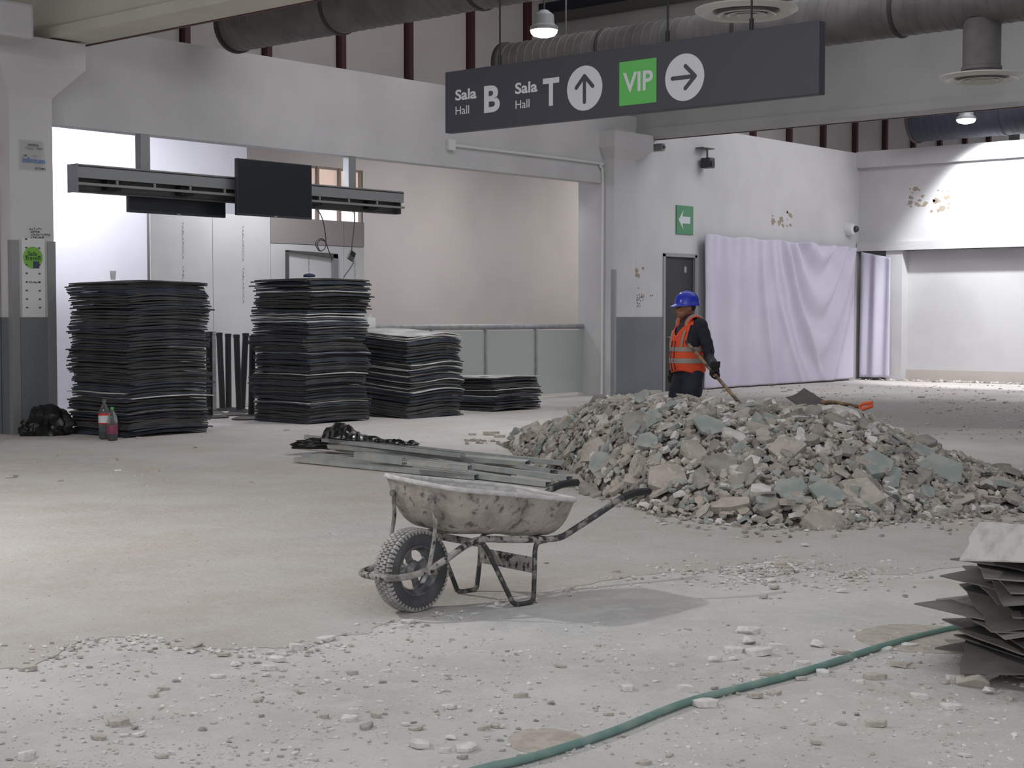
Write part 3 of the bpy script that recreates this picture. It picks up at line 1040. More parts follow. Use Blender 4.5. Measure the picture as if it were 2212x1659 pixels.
def flakes(label, cx, cy, rx_, ry_, n, plane, axis, seed):
    rr = random.Random(seed)
    mb = MB()
    o = onV(cx, cy, plane) if axis == 'v' else onU(cx, cy, plane)
    for _ in range(n):
        px = cx + rr.uniform(-rx_, rx_)
        py = cy + rr.uniform(-ry_, ry_)
        c = onV(px, py, plane) if axis == 'v' else onU(px, py, plane)
        r = rr.choice((0.02, 0.03, 0.045, 0.08))
        poly = []
        for k in range(7):
            a = k / 7 * 6.283
            q = r * rr.uniform(0.35, 1.1)
            poly.append(c + (Vector((q * math.cos(a) * 1.3, 0, q * math.sin(a))) if axis == 'v' else Vector((0, q * math.cos(a) * 1.3, q * math.sin(a)))))
        mb.prism(poly, (0, -0.004, 0) if axis == 'v' else (-0.004, 0, 0))
    ob = mb.build('peeled_paint', M['flake'], origin=tuple(o))
    ob['kind'] = 'stuff'
    ob['label'] = label


flakes('patch of peeled paint on the white wall above the sheet', 1690, 472, 22, 18, 13, VA - 0.0005, 'v', 2)
flakes('patch of peeled paint on the brightly lit right wall', 2010, 430, 45, 26, 26, UR - 0.0005, 'u', 3)
flakes('small scars on the wall beside the dark door', 1375, 600, 16, 45, 9, VA - 0.0005, 'v', 5)

# ------------------------------------------------------------------ the hung sheet
cx0, cx1 = ux(1518, VA - 0.1), ux(1842, VA - 0.1)


def sheet_mesh(x0, x1, fold, zt, nx=150, nz=80, zb=lambda s: 0.05):
    mb = MB()
    vs, fs = [], []
    for i in range(nx + 1):
        s = i / nx
        for j in range(nz + 1):
            t = j / nz
            z = zb(s) + (zt(s) - zb(s)) * (1 - t)
            x = x0 + (x1 - x0) * s
            vs.append((x, VA - 0.06 - fold(s, t, x, z), z))
    for i in range(nx):
        for j in range(nz):
            a = i * (nz + 1) + j
            fs.append((a, a + 1, a + nz + 2, a + nz + 1))
    mb.add(vs, fs)
    return mb


def fold(s, t, x, z):
    lw = 1.0 if s < 0.36 else max(0.0, 1 - (s - 0.36) / 0.2)
    f = 0.09 + 0.04 * lw * math.sin(s * 50 + 0.5 * math.sin(t * 3) + 0.8 * noise.noise(Vector((s * 9, 0, t * 0.7)))) * (0.3 + 0.7 * min(1, t * 3))
    f += 0.018 * math.sin(s * 110) * max(0, 1 - t * 2.2) ** 2
    # swags hung between the middle and the right corner
    k = min(1, max(0, (s - 0.33) / 0.14)) * min(1, max(0, (1.0 - s) / 0.05))
    u = (s - 0.74) / 0.26
    h = t + 0.85 * u * u
    f += k * 0.12 * math.sin(h * 19 + 0.5 * noise.noise(Vector((s * 3, t * 3, 3)))) * max(0, 1 - 0.75 * h) 
    # long diagonal folds falling from the hanging point
    for (sa, sb, w_) in ((0.40, 0.62, 0.018), (0.34, 0.42, 0.014), (0.52, 0.78, 0.02)):
        f += 0.055 * math.exp(-((s - (sa + (sb - sa) * t ** 1.5)) / w_) ** 2)
    f += 0.06 * math.exp(-((s - (0.985 - 0.16 * t ** 1.2)) / 0.025) ** 2)
    return f


mb = sheet_mesh(cx0, cx1, fold, lambda s: 3.06 - 0.05 * s + 0.02 * math.sin(s * 31), zb=lambda s: 0.03 + 0.05 * max(0, s - 0.6))
o = mb.build('hung_sheet', M['cloth'], origin=(cx0, VA, 0), smooth=True)
sm = o.modifiers.new('thickness', 'SOLIDIFY')
sm.thickness = 0.006
tag(o, 'large white lavender sheet hung in folds over the wall beside the door', 'sheet')
mb = MB()
vs, fs = [], []
for i in range(31):
    for j in range(41):
        s, t = i / 30, j / 40
        y = VA - 0.12 - s * 0.75
        vs.append((UR - 0.1 - 0.04 * math.sin(s * 14 + t) - 0.06 * math.sin(math.pi * s), y, 2.92 - 2.85 * t - 0.15 * s * (1 - t)))
for i in range(30):
    for j in range(40):
        a = i * 41 + j
        fs.append((a, a + 1, a + 42, a + 41))
o = mb.add(vs, fs).build('hung_sheet', M['cloth'], origin=(UR, VA, 0), smooth=True)
sm = o.modifiers.new('thickness', 'SOLIDIFY')
sm.thickness = 0.006
tag(o, 'narrow strip of lavender sheet turned round the wall corner', 'sheet')

# ------------------------------------------------------------------ stacks of dark sheets
M['sh_a'] = mat('charcoal_board', C3(58, 59, 62), 0.75, c2=C3(72, 72, 74), scale=3)
M['sh_b'] = mat('blue_black_board', C3(46, 54, 66), 0.7, c2=C3(60, 68, 80), scale=3)
M['sh_c'] = mat('brown_grey_board', C3(74, 71, 68), 0.8, c2=C3(62, 60, 58), scale=4)
M['sh_p'] = mat('pale_faced_board', C3(204, 204, 202), 0.8, c2=C3(168, 168, 166), scale=2)


def slab_mesh(name, m, size, thick, bend, seed, n=8, jag=0.0):
    rr = random.Random(seed)
    mb = MB()
    top, bot = [], []
    for j in range(n + 1):
        for i in range(n + 1):
            a, b = i / n - 0.5, j / n - 0.5
            z = bend(a, b) + 0.012 * noise.noise(Vector((a * 2.5 + seed, b * 2.5, 0)))
            x, y = a * size, b * size
            if jag and (i in (0, n) or j in (0, n)):
                x += rr.uniform(-jag, jag)
                y += rr.uniform(-jag, jag)
            top.append((x, y, z + thick))
            bot.append((x, y, z))
    N1 = (n + 1) ** 2
    fs = []
    I = lambda i, j: j * (n + 1) + i
    for j in range(n):
        for i in range(n):
            fs.append((I(i, j), I(i + 1, j), I(i + 1, j + 1), I(i, j + 1)))
            fs.append((N1 + I(i, j), N1 + I(i, j + 1), N1 + I(i + 1, j + 1), N1 + I(i + 1, j)))
    for k in range(n):
        for a, b in ((I(k, 0), I(k + 1, 0)), (I(k + 1, n), I(k, n)), (I(0, k + 1), I(0, k)), (I(n, k), I(n, k + 1))):
            fs.append((a, N1 + a, N1 + b, b))
    mb.add(top + bot, fs)
    return mb.mesh(name, m)


def sheet_stack(corner, n, height, bend, seed, where, group, pale=0.1, top_label=None, top_pale=False, size=1.12):
    rr = random.Random(seed)
    step = (height - 0.02) / n
    ms = []
    for k, (m, w_) in enumerate((('sh_a', 4), ('sh_b', 3), ('sh_c', 3), ('sh_a', 2), ('sh_p', 0))):
        th = step * (0.86 if m != 'sh_p' else 0.6)
        ms.append([slab_mesh('dark_board', M[m], size, th, bend, seed * 10 + k * 3 + q) for q in range(2)])
    wx = wy = 0.0
    for k in range(n):
        c = rr.choices(range(5), (4, 3, 3, 2, 12 * pale))[0]
        if k == n - 1 and top_pale: c = 4
        if k < 3: c = min(c, 3)
        wx = wx * 0.86 + rr.gauss(0, 0.013)
        wy = wy * 0.86 + rr.gauss(0, 0.013)
        jx = rr.gauss(0, 0.014) + (rr.choice((-1, 1)) * rr.uniform(0.03, 0.08) if rr.random() < 0.09 else 0)
        jy = rr.gauss(0, 0.014) + (rr.choice((-1, 1)) * rr.uniform(0.03, 0.08) if rr.random() < 0.09 else 0)
        o = bpy.data.objects.new('board_sheet', rr.choice(ms[c]))
        COL.objects.link(o)
        o.location = (corner.x + size / 2 + wx + jx, corner.y + size / 2 + wy + jy, 0.012 + k * step)
        o.rotation_euler = (rr.gauss(0, 0.002), rr.gauss(0, 0.002), rr.gauss(0, 0.012) + rr.choice((0, 0, math.pi / 2)) * 0)
        if k == n - 1: lab = top_label or 'topmost dark board of the ' + where
        elif k == 0: lab = 'bottom dark board of the ' + where + ', lying on the floor'
        else: lab = ('pale edged board, ' if c == 4 else 'dark board, ') + nth(k + 1) + ' from the floor in the ' + where
        tag(o, lab, 'board', group)


fl = lambda a, b: 0.05 * (0.25 - b * b) - 0.02 * a
sheet_stack(G(277, 946), 92, 1.87, lambda a, b: 0.10 * (0.25 - a * a) + 0.02 * (0.25 - b * b), 11, 'tall stack beside the near column', 'dark boards in the tall stack beside the column', 0.05, size=1.2)
sheet_stack(G(666, 917), 96, 1.96, lambda a, b: 0.07 * (0.25 - a * a) + 0.03 * (0.25 - b * b), 12, 'tallest stack right of the black posts', 'dark boards in the tallest stack', 0.12)
sheet_stack(G(883, 905), 62, 1.22, lambda a, b: 0.26 * (0.25 - (a - 0.05) ** 2) * (0.6 + a) + 0.08 * b, 13, 'waist-high bowed stack', 'dark boards in the waist-high stack', 0.22,
            'topmost white faced board of the waist-high bowed stack', True, size=1.1)
sheet_stack(G(1066, 890), 27, 0.53, lambda a, b: 0.06 * (0.25 - a * a) - 0.02 * b, 14, 'low stack before the railing', 'dark boards in the low stack', 0.12,
            'topmost grey board of the low stack before the railing', True, size=1.08)

# the heap of grey boards at the near right
M['gb1'] = mat('dusty_grey_board', C3(140, 136, 132), 0.8, c2=C3(160, 156, 151), scale=2.5, stretch=(1, 5, 1))
M['gb2'] = mat('dark_grey_board', C3(100, 97, 95), 0.75, c2=C3(118, 115, 112), scale=3)
M['gb3'] = mat('pale_grained_board', C3(196, 193, 188), 0.8, c2=C3(166, 163, 160), scale=2.5, stretch=(1, 7, 1), lo=0.45, hi=0.7)
rr = random.Random(41)
GBC = at(2330, 1300, 6.25)
gb_lab = ['grey', 'dark grey', 'pale grained']
NB = 19
for k in range(NB):
    ci = rr.choices((0, 1, 2), (5, 5, 0.8))[0]
    if k == NB - 1: ci = 2
    sz = rr.uniform(0.62, 0.8)
    if k == NB - 1: sz = 0.92
    mm = slab_mesh('loose_board', M[('gb1', 'gb2', 'gb3')[ci]], 1.0, 0.006 / sz, lambda a, b, q=rr.uniform(-0.04, 0.10): q * (0.25 - a * a) + 0.03 * a * b, 500 + k, n=6, jag=0.012)
    o = bpy.data.objects.new('loose_board', mm)
    COL.objects.link(o)
    z = 0.02 + 0.46 * (k / (NB - 1)) ** 0.95
    sp = 0.13 if k < NB - 4 else 0.05
    o.location = (GBC.x + rr.uniform(-sp, sp), GBC.y + rr.uniform(-sp, sp) + (0.12 if k < 3 else 0), z)
    o.rotation_euler = (rr.gauss(0, 0.045), rr.gauss(0, 0.045), rr.uniform(0, 6.28))
    if k == NB - 1:
        o.location = (GBC.x, GBC.y + 0.0, 0.52)
        o.rotation_euler = (0.015, -0.02, math.radians(20))
    o.scale = (sz, sz * rr.uniform(0.85, 1.1), sz)
    if k == 0: lab = 'grey board lying lowest in the ragged pile at the hose end'
    elif k == NB - 1: lab = 'pale grained board on top of the ragged pile at the hose end'
    else: lab = gb_lab[ci] + ' loose board, ' + nth(k + 1) + ' from the floor in the pile at the hose end'
    tag(o, lab, 'board', 'loose grey boards piled at the hose end')

# ------------------------------------------------------------------ green hose
hp = [(620, 1790), (860, 1712), (1035, 1662), (1130, 1640), (1230, 1611), (1330, 1577), (1430, 1536), (1500, 1511), (1580, 1490), (1700, 1460), (1800, 1430), (1900, 1397), (2000, 1370), (2080, 1352)]
pts = [G(a, b, 0.016) for a, b in hp]
pts.append(pts[-1] + Vector((0.35, -0.12, 0.02)))
o = MB().tube(smooth_path(pts, 8), 0.0145, 12).build('garden_hose', M['hose'], origin=tuple(G(1500, 1511)), smooth=True)
tag(o, 'green rubber hose lying across the near floor to the board pile', 'hose')

# sand patches
for (a, b, ra_, rb_, lab) in ((1990, 1378, 0.30, 0.20, 'damp sand patch beside the hose end'), (1180, 1600, 0.13, 0.10, 'small damp sand patch beside the hose')):
    c = G(a, b)
    mb = MB()
    rings = []
    for q, h in ((1.0, 0.001), (0.85, 0.006), (0.5, 0.009), (0.05, 0.010)):
        ringp = []
        for k in range(40):
            an = k / 40 * 6.283
            w_ = q * (1 + 0.12 * noise.noise(Vector((math.cos(an) * 2, math.sin(an) * 2, a))))
            ringp.append(c + RT * math.cos(an) * ra_ * w_ + FW * math.sin(an) * rb_ * 1.6 * w_ + Vector((0, 0, h)))
        rings.append(ringp)
    o = mb.loft(rings).build('sand_patch', M['sand'], origin=tuple(c), smooth=True)
    o['kind'] = 'stuff'
    o['label'] = lab

# ------------------------------------------------------------------ wheelbarrow
M['tub'] = mat('mortar_crusted_steel', C3(176, 169, 160), 0.88, c2=C3(150, 142, 134), scale=7, c3=C3(106, 103, 100), s3=20, lo3=0.58, hi3=0.68, bump=0.6, bscale=34)
M['tub_in'] = mat('dried_cement_lining', C3(196, 194, 192), 0.9, c2=C3(172, 170, 170), scale=20, bump=0.5, bscale=40)
M['rim'] = mat('cement_coated_rim', C3(206, 204, 202), 0.85, c2=C3(186, 184, 182), scale=18, bump=0.3)
M['tubep'] = mat('cement_splashed_tube', C3(168, 164, 158), 0.8, c2=C3(120, 117, 113), scale=16, c3=C3(52, 52, 55), s3=26, lo3=0.56, hi3=0.62, bump=0.4)
M['tubed'] = mat('black_tube_splashed', C3(58, 59, 63), 0.6, c2=C3(134, 130, 124), scale=22, lo=0.5, hi=0.62, bump=0.3)
M['rubber'] = mat('dusty_black_rubber', C3(72, 73, 77), 0.8, c2=C3(96, 96, 99), scale=7, lo=0.45, hi=0.7)
M['tread'] = mat('dusty_tread', C3(176, 174, 171), 0.9, c2=C3(150, 148, 146), scale=20)
M['hub'] = mat('grey_rim_steel', C3(96, 98, 102), 0.5, 0.4, c2=C3(140, 140, 140), scale=12)

wbw = thing('wheelbarrow', 'mortar crusted metal wheelbarrow standing empty on the open floor', 'wheelbarrow', tuple(BARROW), B_ANG)
BX = 0.035


def rim_z(x): return 0.632 - 0.117 * (x - 0.08) / 0.82


def tub_ring(t, inset=0.0, n=72):
    FRZ = [(0, 0), (0.06, 0.14), (0.13, 0.29), (0.20, 0.43), (0.28, 0.57), (0.38, 0.70), (0.50, 0.81), (0.64, 0.90), (0.78, 0.96), (0.9, 0.99), (1, 1)]
    fr, zf_ = FRZ[int(round(t * 10))]
    x0 = 0.065 + (0.175 - 0.065) * fr + inset
    x1 = 0.915 + (0.78 - 0.915) * fr - inset
    out = []
    for k in range(n):
        a = 2 * math.pi * k / n
        cxx, syy = math.cos(a), math.sin(a)
        e = 0.26
        X = (abs(cxx) ** e) * (1 if cxx > 0 else -1)
        Y = (abs(syy) ** e) * (1 if syy > 0 else -1)
        x = (x0 + x1) / 2 + (x1 - x0) / 2 * X
        s = (x - x0) / (x1 - x0)
        wr = 0.292 + 0.006 * math.sin(math.pi * s) - 0.022 * s
        wv = (wr * (1 - fr) + 0.16 * fr) - inset
        if X < 0: x += (-0.04 * (1 - fr) * (1 - Y * Y) - 0.022 * Y * (1 - fr)) * min(1, -X)
        zt_ = rim_z(x)
        zb3 = 0.395 - 0.07 * s
        z = zt_ + (zb3 - zt_) * zf_ + inset * 0.5 + 0.045 * wv * Y * (1 - t)
        out.append(Vector((x, wv * Y, z)))
    return out


T = [k / 10 for k in range(11)]
MB().loft([tub_ring(t) for t in T] + [[Vector((0.47 + (p.x - 0.47) * 0.5, p.y * 0.5, p.z)) for p in tub_ring(1.0)]]).build('tray', M['tub'], wbw, smooth=True)
o = wbw.children[-1]
me = o.data
bm = bmesh.new()
bm.from_mesh(me)
top = [f for f in bm.faces if len(f.verts) > 20 and f.calc_center_median().z > 0.5]
bmesh.ops.delete(bm, geom=top, context='FACES_ONLY')
bm.to_mesh(me)
bm.free()
mb = MB()
rings = [tub_ring(t, 0.008) for t in T]
mb.loft(rings, cap=False)
nn = len(rings[0])
mb.f.append([(len(T) - 1) * nn + k for k in range(nn)])
mb.m.append(0)
o = mb.build('tray_lining', M['tub_in'], wbw, smooth=True)
rp = tub_ring(0)
MB().tube([p + Vector((0, 0, 0.004)) for p in rp], 0.0125, 10, closed=True).build('rolled_rim', M['rim'], wbw, smooth=True)

half = [(1.375, 0.285, 0.522), (1.27, 0.285, 0.520), (1.17, 0.28, 0.495), (1.05, 0.265, 0.437), (0.88, 0.235, 0.352), (0.81, 0.222, 0.322), (0.72, 0.212, 0.318), (0.5, 0.205, 0.335), (0.34, 0.2, 0.352),
        (0.27, 0.197, 0.348), (0.19, 0.192, 0.318), (0.10, 0.187, 0.272), (0.02, 0.178, 0.236), (-0.06, 0.165, 0.214), (-0.13, 0.145, 0.204), (-0.185, 0.11, 0.203), (-0.215, 0.06, 0.204), (-0.226, 0.0, 0.205)]
nearp = [Vector((x, -y, z)) for x, y, z in half]
farp = [Vector((x, y, z)) for x, y, z in reversed(half)]
path = smooth_path(nearp + farp[1:], 5)
cut = [i for i, p in enumerate(path) if p.x < 0.8]
i0, i1 = cut[0], cut[-1]
MB().tube(path[i0:i1 + 1], 0.0165, 14).build('frame_tube', M['tubep'], wbw, smooth=True)
MB().tube(path[:i0 + 1], 0.0165, 14).build('handle', M['tubed'], wbw, smooth=True)
MB().tube(path[i1:], 0.0165, 14).build('handle', M['tubed'], wbw, smooth=True)
for sgn in (-1, 1):
    g = [p for p in (path[:i0] if sgn < 0 else path[i1:]) if p.x > 1.17]
    MB().tube(g, 0.0205, 14).build('grip', M['black'], wbw, smooth=True)
for sgn in (-1, 1):
    lg = [(0.29, 0.197, 0.345), (0.325, 0.2, 0.325), (0.36, 0.205, 0.27), (0.47, 0.225, 0.055), (0.49, 0.229, 0.022), (0.52, 0.231, 0.012), (0.575, 0.232, 0.012), (0.61, 0.231, 0.018), (0.622, 0.23, 0.05), (0.635, 0.222, 0.2), (0.64, 0.22, 0.27), (0.66, 0.217, 0.305), (0.72, 0.212, 0.312)]
    MB().tube(smooth_path([Vector((a, b * sgn, c)) for a, b, c in lg], 4), 0.0125, 12, flat=(1, 1)).build('leg', M['tubed'], wbw, smooth=True)
    st = [(0.08, 0.15, 0.585), (0.04, 0.16, 0.565), (0.05, 0.172, 0.46), (0.035, 0.178, 0.36), (0.01, 0.18, 0.262), (0.0, 0.178, 0.24)]
    MB().tube(smooth_path([Vector((a, b * sgn, c)) for a, b, c in st], 4), 0.0105, 10).build('front_strut', M['tubep'], wbw, smooth=True)
    MB().lathe([(0.017, 0), (0.017, 0.012), (0.001, 0.013)], 10, Matrix.Translation((0.034, 0.157 * sgn, 0.572)) @ Matrix.Rotation(-math.pi / 2, 4, 'Y')).build('bolt', M['tubep'], wbw)
    MB().bbox(0.0, 0.07, min(0.12 * sgn, 0.185 * sgn), max(0.12 * sgn, 0.185 * sgn), 0.205, 0.232, 0.004).build('axle_bracket', M['tubep'], wbw)
# cross brace between the rear legs
MB().bbox(0.625, 0.634, -0.232, 0.232, 0.155, 0.235, 0.003).build('cross_plate', M['tubep'], wbw)
MB().box(0.3, 0.31, -0.2, 0.2, 0.315, 0.35).build('cross_plate', M['tubep'], wbw)
MB().box(0.69, 0.73, -0.21, 0.21, 0.325, 0.33).build('cross_plate', M['tubep'], wbw)
# wheel (slightly proud axle at x = BX)
wh = bpy.data.objects.new('wheel', None)
mxw = Matrix.Translation((BX, 0, 0.207)) @ Matrix.Rotation(math.radians(6), 4, 'Z') @ Matrix.Rotation(math.pi / 2, 4, 'X') @ Matrix.Diagonal((1, 1, 1.22, 1))
TR = 0.2
tp = [(0.118, 0.034), (0.13, 0.045), (0.15, 0.05), (0.172, 0.049), (0.188, 0.044), (0.196, 0.036), (0.199, 0.02), (0.2, 0.0), (0.199, -0.02), (0.196, -0.036), (0.188, -0.044), (0.172, -0.049), (0.15, -0.05), (0.13, -0.045), (0.118, -0.034)]
bpy.data.objects.remove(wh)
wheel = MB().lathe(tp, 64, mxw).build('wheel', M['rubber'], wbw, smooth=True)
MB().lathe([(0.122, 0.036), (0.124, 0.04), (0.116, 0.04), (0.108, 0.022), (0.098, 0.012), (0.098, -0.012), (0.108, -0.022), (0.116, -0.04), (0.124, -0.04), (0.122, -0.036)], 48, mxw).build('rim', M['hub'], wheel, smooth=True)
hb = MB()
hb.lathe([(0.001, 0.055), (0.02, 0.055), (0.022, 0.03), (0.045, 0.012), (0.048, 0.004), (0.048, -0.004), (0.045, -0.012), (0.022, -0.03), (0.02, -0.055), (0.001, -0.055)], 24, mxw)
for k in range(4):
    a = math.radians(20 + 90 * k)
    m2 = mxw @ Matrix.Rotation(a, 4, 'Z')
    hb.prism([m2 @ Vector(p) for p in ((0.03, -0.024, -0.004), (0.06, -0.017, -0.006), (0.085, -0.022, -0.006), (0.102, -0.038, -0.004), (0.102, 0.038, -0.004), (0.085, 0.022, -0.006), (0.06, 0.017, -0.006), (0.03, 0.024, -0.004))],
             (mxw.to_3x3() @ Vector((0, 0, 0.009))))
hb.build('hub', M['hub'], wheel)
tr = MB()
NT = 52
for k in range(NT):
    for row in range(5):
        zc = (-0.034, -0.017, 0.0, 0.017, 0.034)[row]
        a = 2 * math.pi * (k + 0.5 * (row % 2)) / NT
        rr_ = 0.2 - (0.005 if abs(zc) > 0.03 else 0.0)
        m2 = mxw @ Matrix.Rotation(a, 4, 'Z')
        tr.box(rr_ - 0.004, rr_ + 0.0065, -0.0096, 0.0096, zc - 0.0068, zc + 0.0068, m2)
    a = 2 * math.pi * k / NT
    for sg_ in (-1, 1):
        m2 = mxw @ Matrix.Rotation(a, 4, 'Z')
        tr.box(0.181, 0.197, -0.006, 0.006, min(0.040 * sg_, 0.0475 * sg_), max(0.040 * sg_, 0.0475 * sg_), m2)
o = tr.build('tread_blocks', M['tread'], wheel)
o['kind'] = 'stuff'
MB().tube([(BX, -0.16, 0.207), (BX, 0.16, 0.207)], 0.008, 10).build('axle', M['hub'], wbw)

# ------------------------------------------------------------------ stones
STC = {'grey beige': ('b', mat('beige_mortar', C3(178, 170, 160), 0.92, c2=C3(160, 152, 143), scale=3, bump=0.2, bscale=9, c3=C3(186, 180, 172), s3=7, lo3=0.55, hi3=0.7)),
       'dusty grey': ('g', mat('grey_mortar', C3(152, 147, 141), 0.92, c2=C3(134, 130, 124), scale=3, bump=0.2, bscale=9)),
       'pale green': ('v', mat('pale_green_stone', C3(140, 149, 145), 0.85, c2=C3(160, 162, 157), scale=2.5, bump=0.12, bscale=9)),
       'chalky white': ('w', mat('white_mortar', C3(212, 210, 206), 0.9, c2=C3(190, 186, 181), scale=3, bump=0.2, bscale=9))}
SHAPES = ('slab', 'chunk', 'shard')


def stone_geo(kind, rr):
    bm = bmesh.new()
    if kind == 'slab':
        n = rr.randint(5, 7)
        th = rr.uniform(0.09, 0.15)
        ang = sorted(rr.uniform(0, 6.283) if False else (k + rr.uniform(-0.3, 0.3)) / n * 6.283 for k in range(n))
        for a in ang:
            q = rr.uniform(0.38, 0.54)
            bm.verts.new((q * math.cos(a) * 1.05, q * math.sin(a) * 0.8, th))
            q *= rr.uniform(0.9, 1.04)
            bm.verts.new((q * math.cos(a) * 1.05, q * math.sin(a) * 0.8, -th))
    elif kind == 'shard':
        n = rr.randint(5, 6)
        th = rr.uniform(0.08, 0.16)
        for k in range(n):
            a = (k + rr.uniform(-0.3, 0.3)) / n * 6.283
            q = rr.uniform(0.36, 0.54)
            bm.verts.new((q * math.cos(a), q * math.sin(a) * 0.5, th * rr.uniform(0.4, 1.2)))
            bm.verts.new((q * math.cos(a), q * math.sin(a) * 0.5, -th))
    else:
        for k in range(13):
            d = Vector((rr.gauss(0, 1), rr.gauss(0, 1), rr.gauss(0, 1))).normalized()
            bm.verts.new((d.x * 0.5 * rr.uniform(0.8, 1), d.y * 0.42 * rr.uniform(0.8, 1), d.z * 0.3 * rr.uniform(0.7, 1)))
    bmesh.ops.convex_hull(bm, input=list(bm.verts))
    for v in [v for v in bm.verts if not v.link_faces]: bm.verts.remove(v)
    bmesh.ops.dissolve_limit(bm, angle_limit=math.radians(12), verts=bm.verts, edges=bm.edges)
    bm.verts.index_update()
    vs = [v.co.copy() for v in bm.verts]
    fs = [[v.index for v in f.verts] for f in bm.faces]
    bm.free()
    return vs, fs


CHM = {'grey beige': mat('pale_beige_mortar', C3(192, 185, 176), 0.92, c2=C3(176, 168, 159), scale=3, bump=0.08, bscale=9),
       'dusty grey': mat('pale_grey_mortar', C3(168, 165, 161), 0.92, c2=C3(150, 147, 143), scale=3, bump=0.08, bscale=9),
       'chalky white': mat('bright_mortar', C3(224, 222, 219), 0.9, c2=C3(206, 203, 199), scale=3, bump=0.08, bscale=9)}
rs = random.Random(99)
GEO = {k: [stone_geo(k, rs) for _ in range(9)] for k in SHAPES}
SMESH = {}
for cn, (code, m) in STC.items():
    for k in SHAPES:
        for i, (vs, fs) in enumerate(GEO[k]):
            mb = MB()
            mb.add(vs, fs)
            me = mb.mesh('broken_stone', m)
            if i % 3 == 0 or k == 'chunk':
                bm = bmesh.new()
                bm.from_mesh(me)
                bmesh.ops.bevel(bm, geom=list(bm.edges), offset=0.01, segments=1, affect='EDGES', profile=0.5)
                bm.to_mesh(me)
                bm.free()
            SMESH[(cn, k, i)] = me
            if cn in CHM:
                m2 = me.copy()
                m2.materials[0] = CHM[cn]
                SMESH[(cn, k, i, 'floor')] = m2

# the heap: front foot, crest and back foot measured along sight directions q = right / forward
HT_ = [  # q, front Y, ridge Y, crest z, back Y
    (-0.012, 17.6, 17.7, 0.0, 17.9), (0.0, 16.6, 17.2, 0.10, 18.0), (0.028, 14.2, 15.6, 0.36, 17.2), (0.055, 12.6, 14.6, 0.60, 16.4), (0.09, 11.35, 13.9, 0.70, 15.9), (0.12, 10.95, 13.5, 0.68, 15.4),
    (0.15, 10.7, 13.2, 0.66, 15.0), (0.18, 10.6, 13.1, 0.66, 15.0), (0.207, 10.55, 13.0, 0.62, 15.0), (0.235, 10.8, 13.0, 0.54, 14.9), (0.262, 11.0, 12.9, 0.40, 14.5), (0.295, 11.2, 12.6, 0.24, 14.0), (0.33, 11.3, 12.4, 0.15, 13.4), (0.37, 11.5, 12.2, 0.05, 12.9), (0.39, 11.8, 12.0, 0.0, 12.2)]


def heap_row(q):
    if q <= HT_[0][0] or q >= HT_[-1][0]: return None
    for a, b in zip(HT_[:-1], HT_[1:]):
        if a[0] <= q <= b[0]:
            t = (q - a[0]) / (b[0] - a[0])
            return [a[i] + (b[i] - a[i]) * t for i in range(5)]


def heap_h(p):
    X, Y = toXY(Vector((p[0], p[1], 0)))
    if Y < 5: return 0
    r = heap_row(X / Y)
    if r is None or Y < r[1] or Y > r[4]: return 0
    if Y < r[2]: t = (Y - r[1]) / (r[2] - r[1])
    else: t = (r[4] - Y) / (r[4] - r[2])
    h = r[3] * (math.sin(t * math.pi / 2) ** 0.9)
    return h * (1 + 0.10 * noise.noise(Vector((p[0] * 1.6, p[1] * 1.6, 0)))) + 0.03 * noise.noise(Vector((p[0] * 5, p[1] * 5, 0))) * min(1, h * 8)


def heap_n(p):
    e = 0.08
    return Vector((heap_h((p[0] - e, p[1])) - heap_h((p[0] + e, p[1])), heap_h((p[0], p[1] - e)) - heap_h((p[0], p[1] + e)), 2 * e)).normalized()


# core of the heap
mb = MB()
NQ, NY = 90, 50
vs, fs = [], []
for i in range(NQ + 1):
    q = HT_[0][0] + 0.0005 + (HT_[-1][0] - HT_[0][0] - 0.001) * i / NQ
    r = heap_row(q)
    for j in range(NY + 1):
        Y = r[1] + (r[4] - r[1]) * j / NY
        p = cw(q * Y, Y)
        vs.append((p.x, p.y, max(0.0, heap_h(p) - 0.03)))
for i in range(NQ):
    for j in range(NY):
        a = i * (NY + 1) + j
        fs.append((a, a + 1, a + NY + 2, a + NY + 1))
M['core'] = mat('rubble_dust', C3(112, 106, 100), 0.95, c2=C3(88, 84, 80), scale=9, bump=1.0, bscale=25)
o = mb.add(vs, fs).build('rubble_core', M['core'], origin=tuple(cw(0.15 * 13, 13)))
o['kind'] = 'stuff'
o['label'] = 'grit and dust packed inside the rubble heap'


def heap_point(rr, bias=1.0):
    while True:
        q = rr.uniform(0.0, 0.385)
        if rr.random() > 0.45 and q > 0.3: continue
        r = heap_row(q)
        Y = r[1] - 0.12 + (r[2] + 0.7 - r[1]) * rr.random() ** bias
        return q, Y, r


rr = random.Random(5)
cols = list(STC)


def orient(nv, tilt, rr):
    z = (nv + Vector((rr.gauss(0, tilt), rr.gauss(0, tilt), rr.gauss(0, tilt)))).normalized()
    x = Vector((rr.gauss(0, 1), rr.gauss(0, 1), 0))
    x = (x - z * x.dot(z)).normalized()
    return Matrix((x, z.cross(x), z)).transposed()


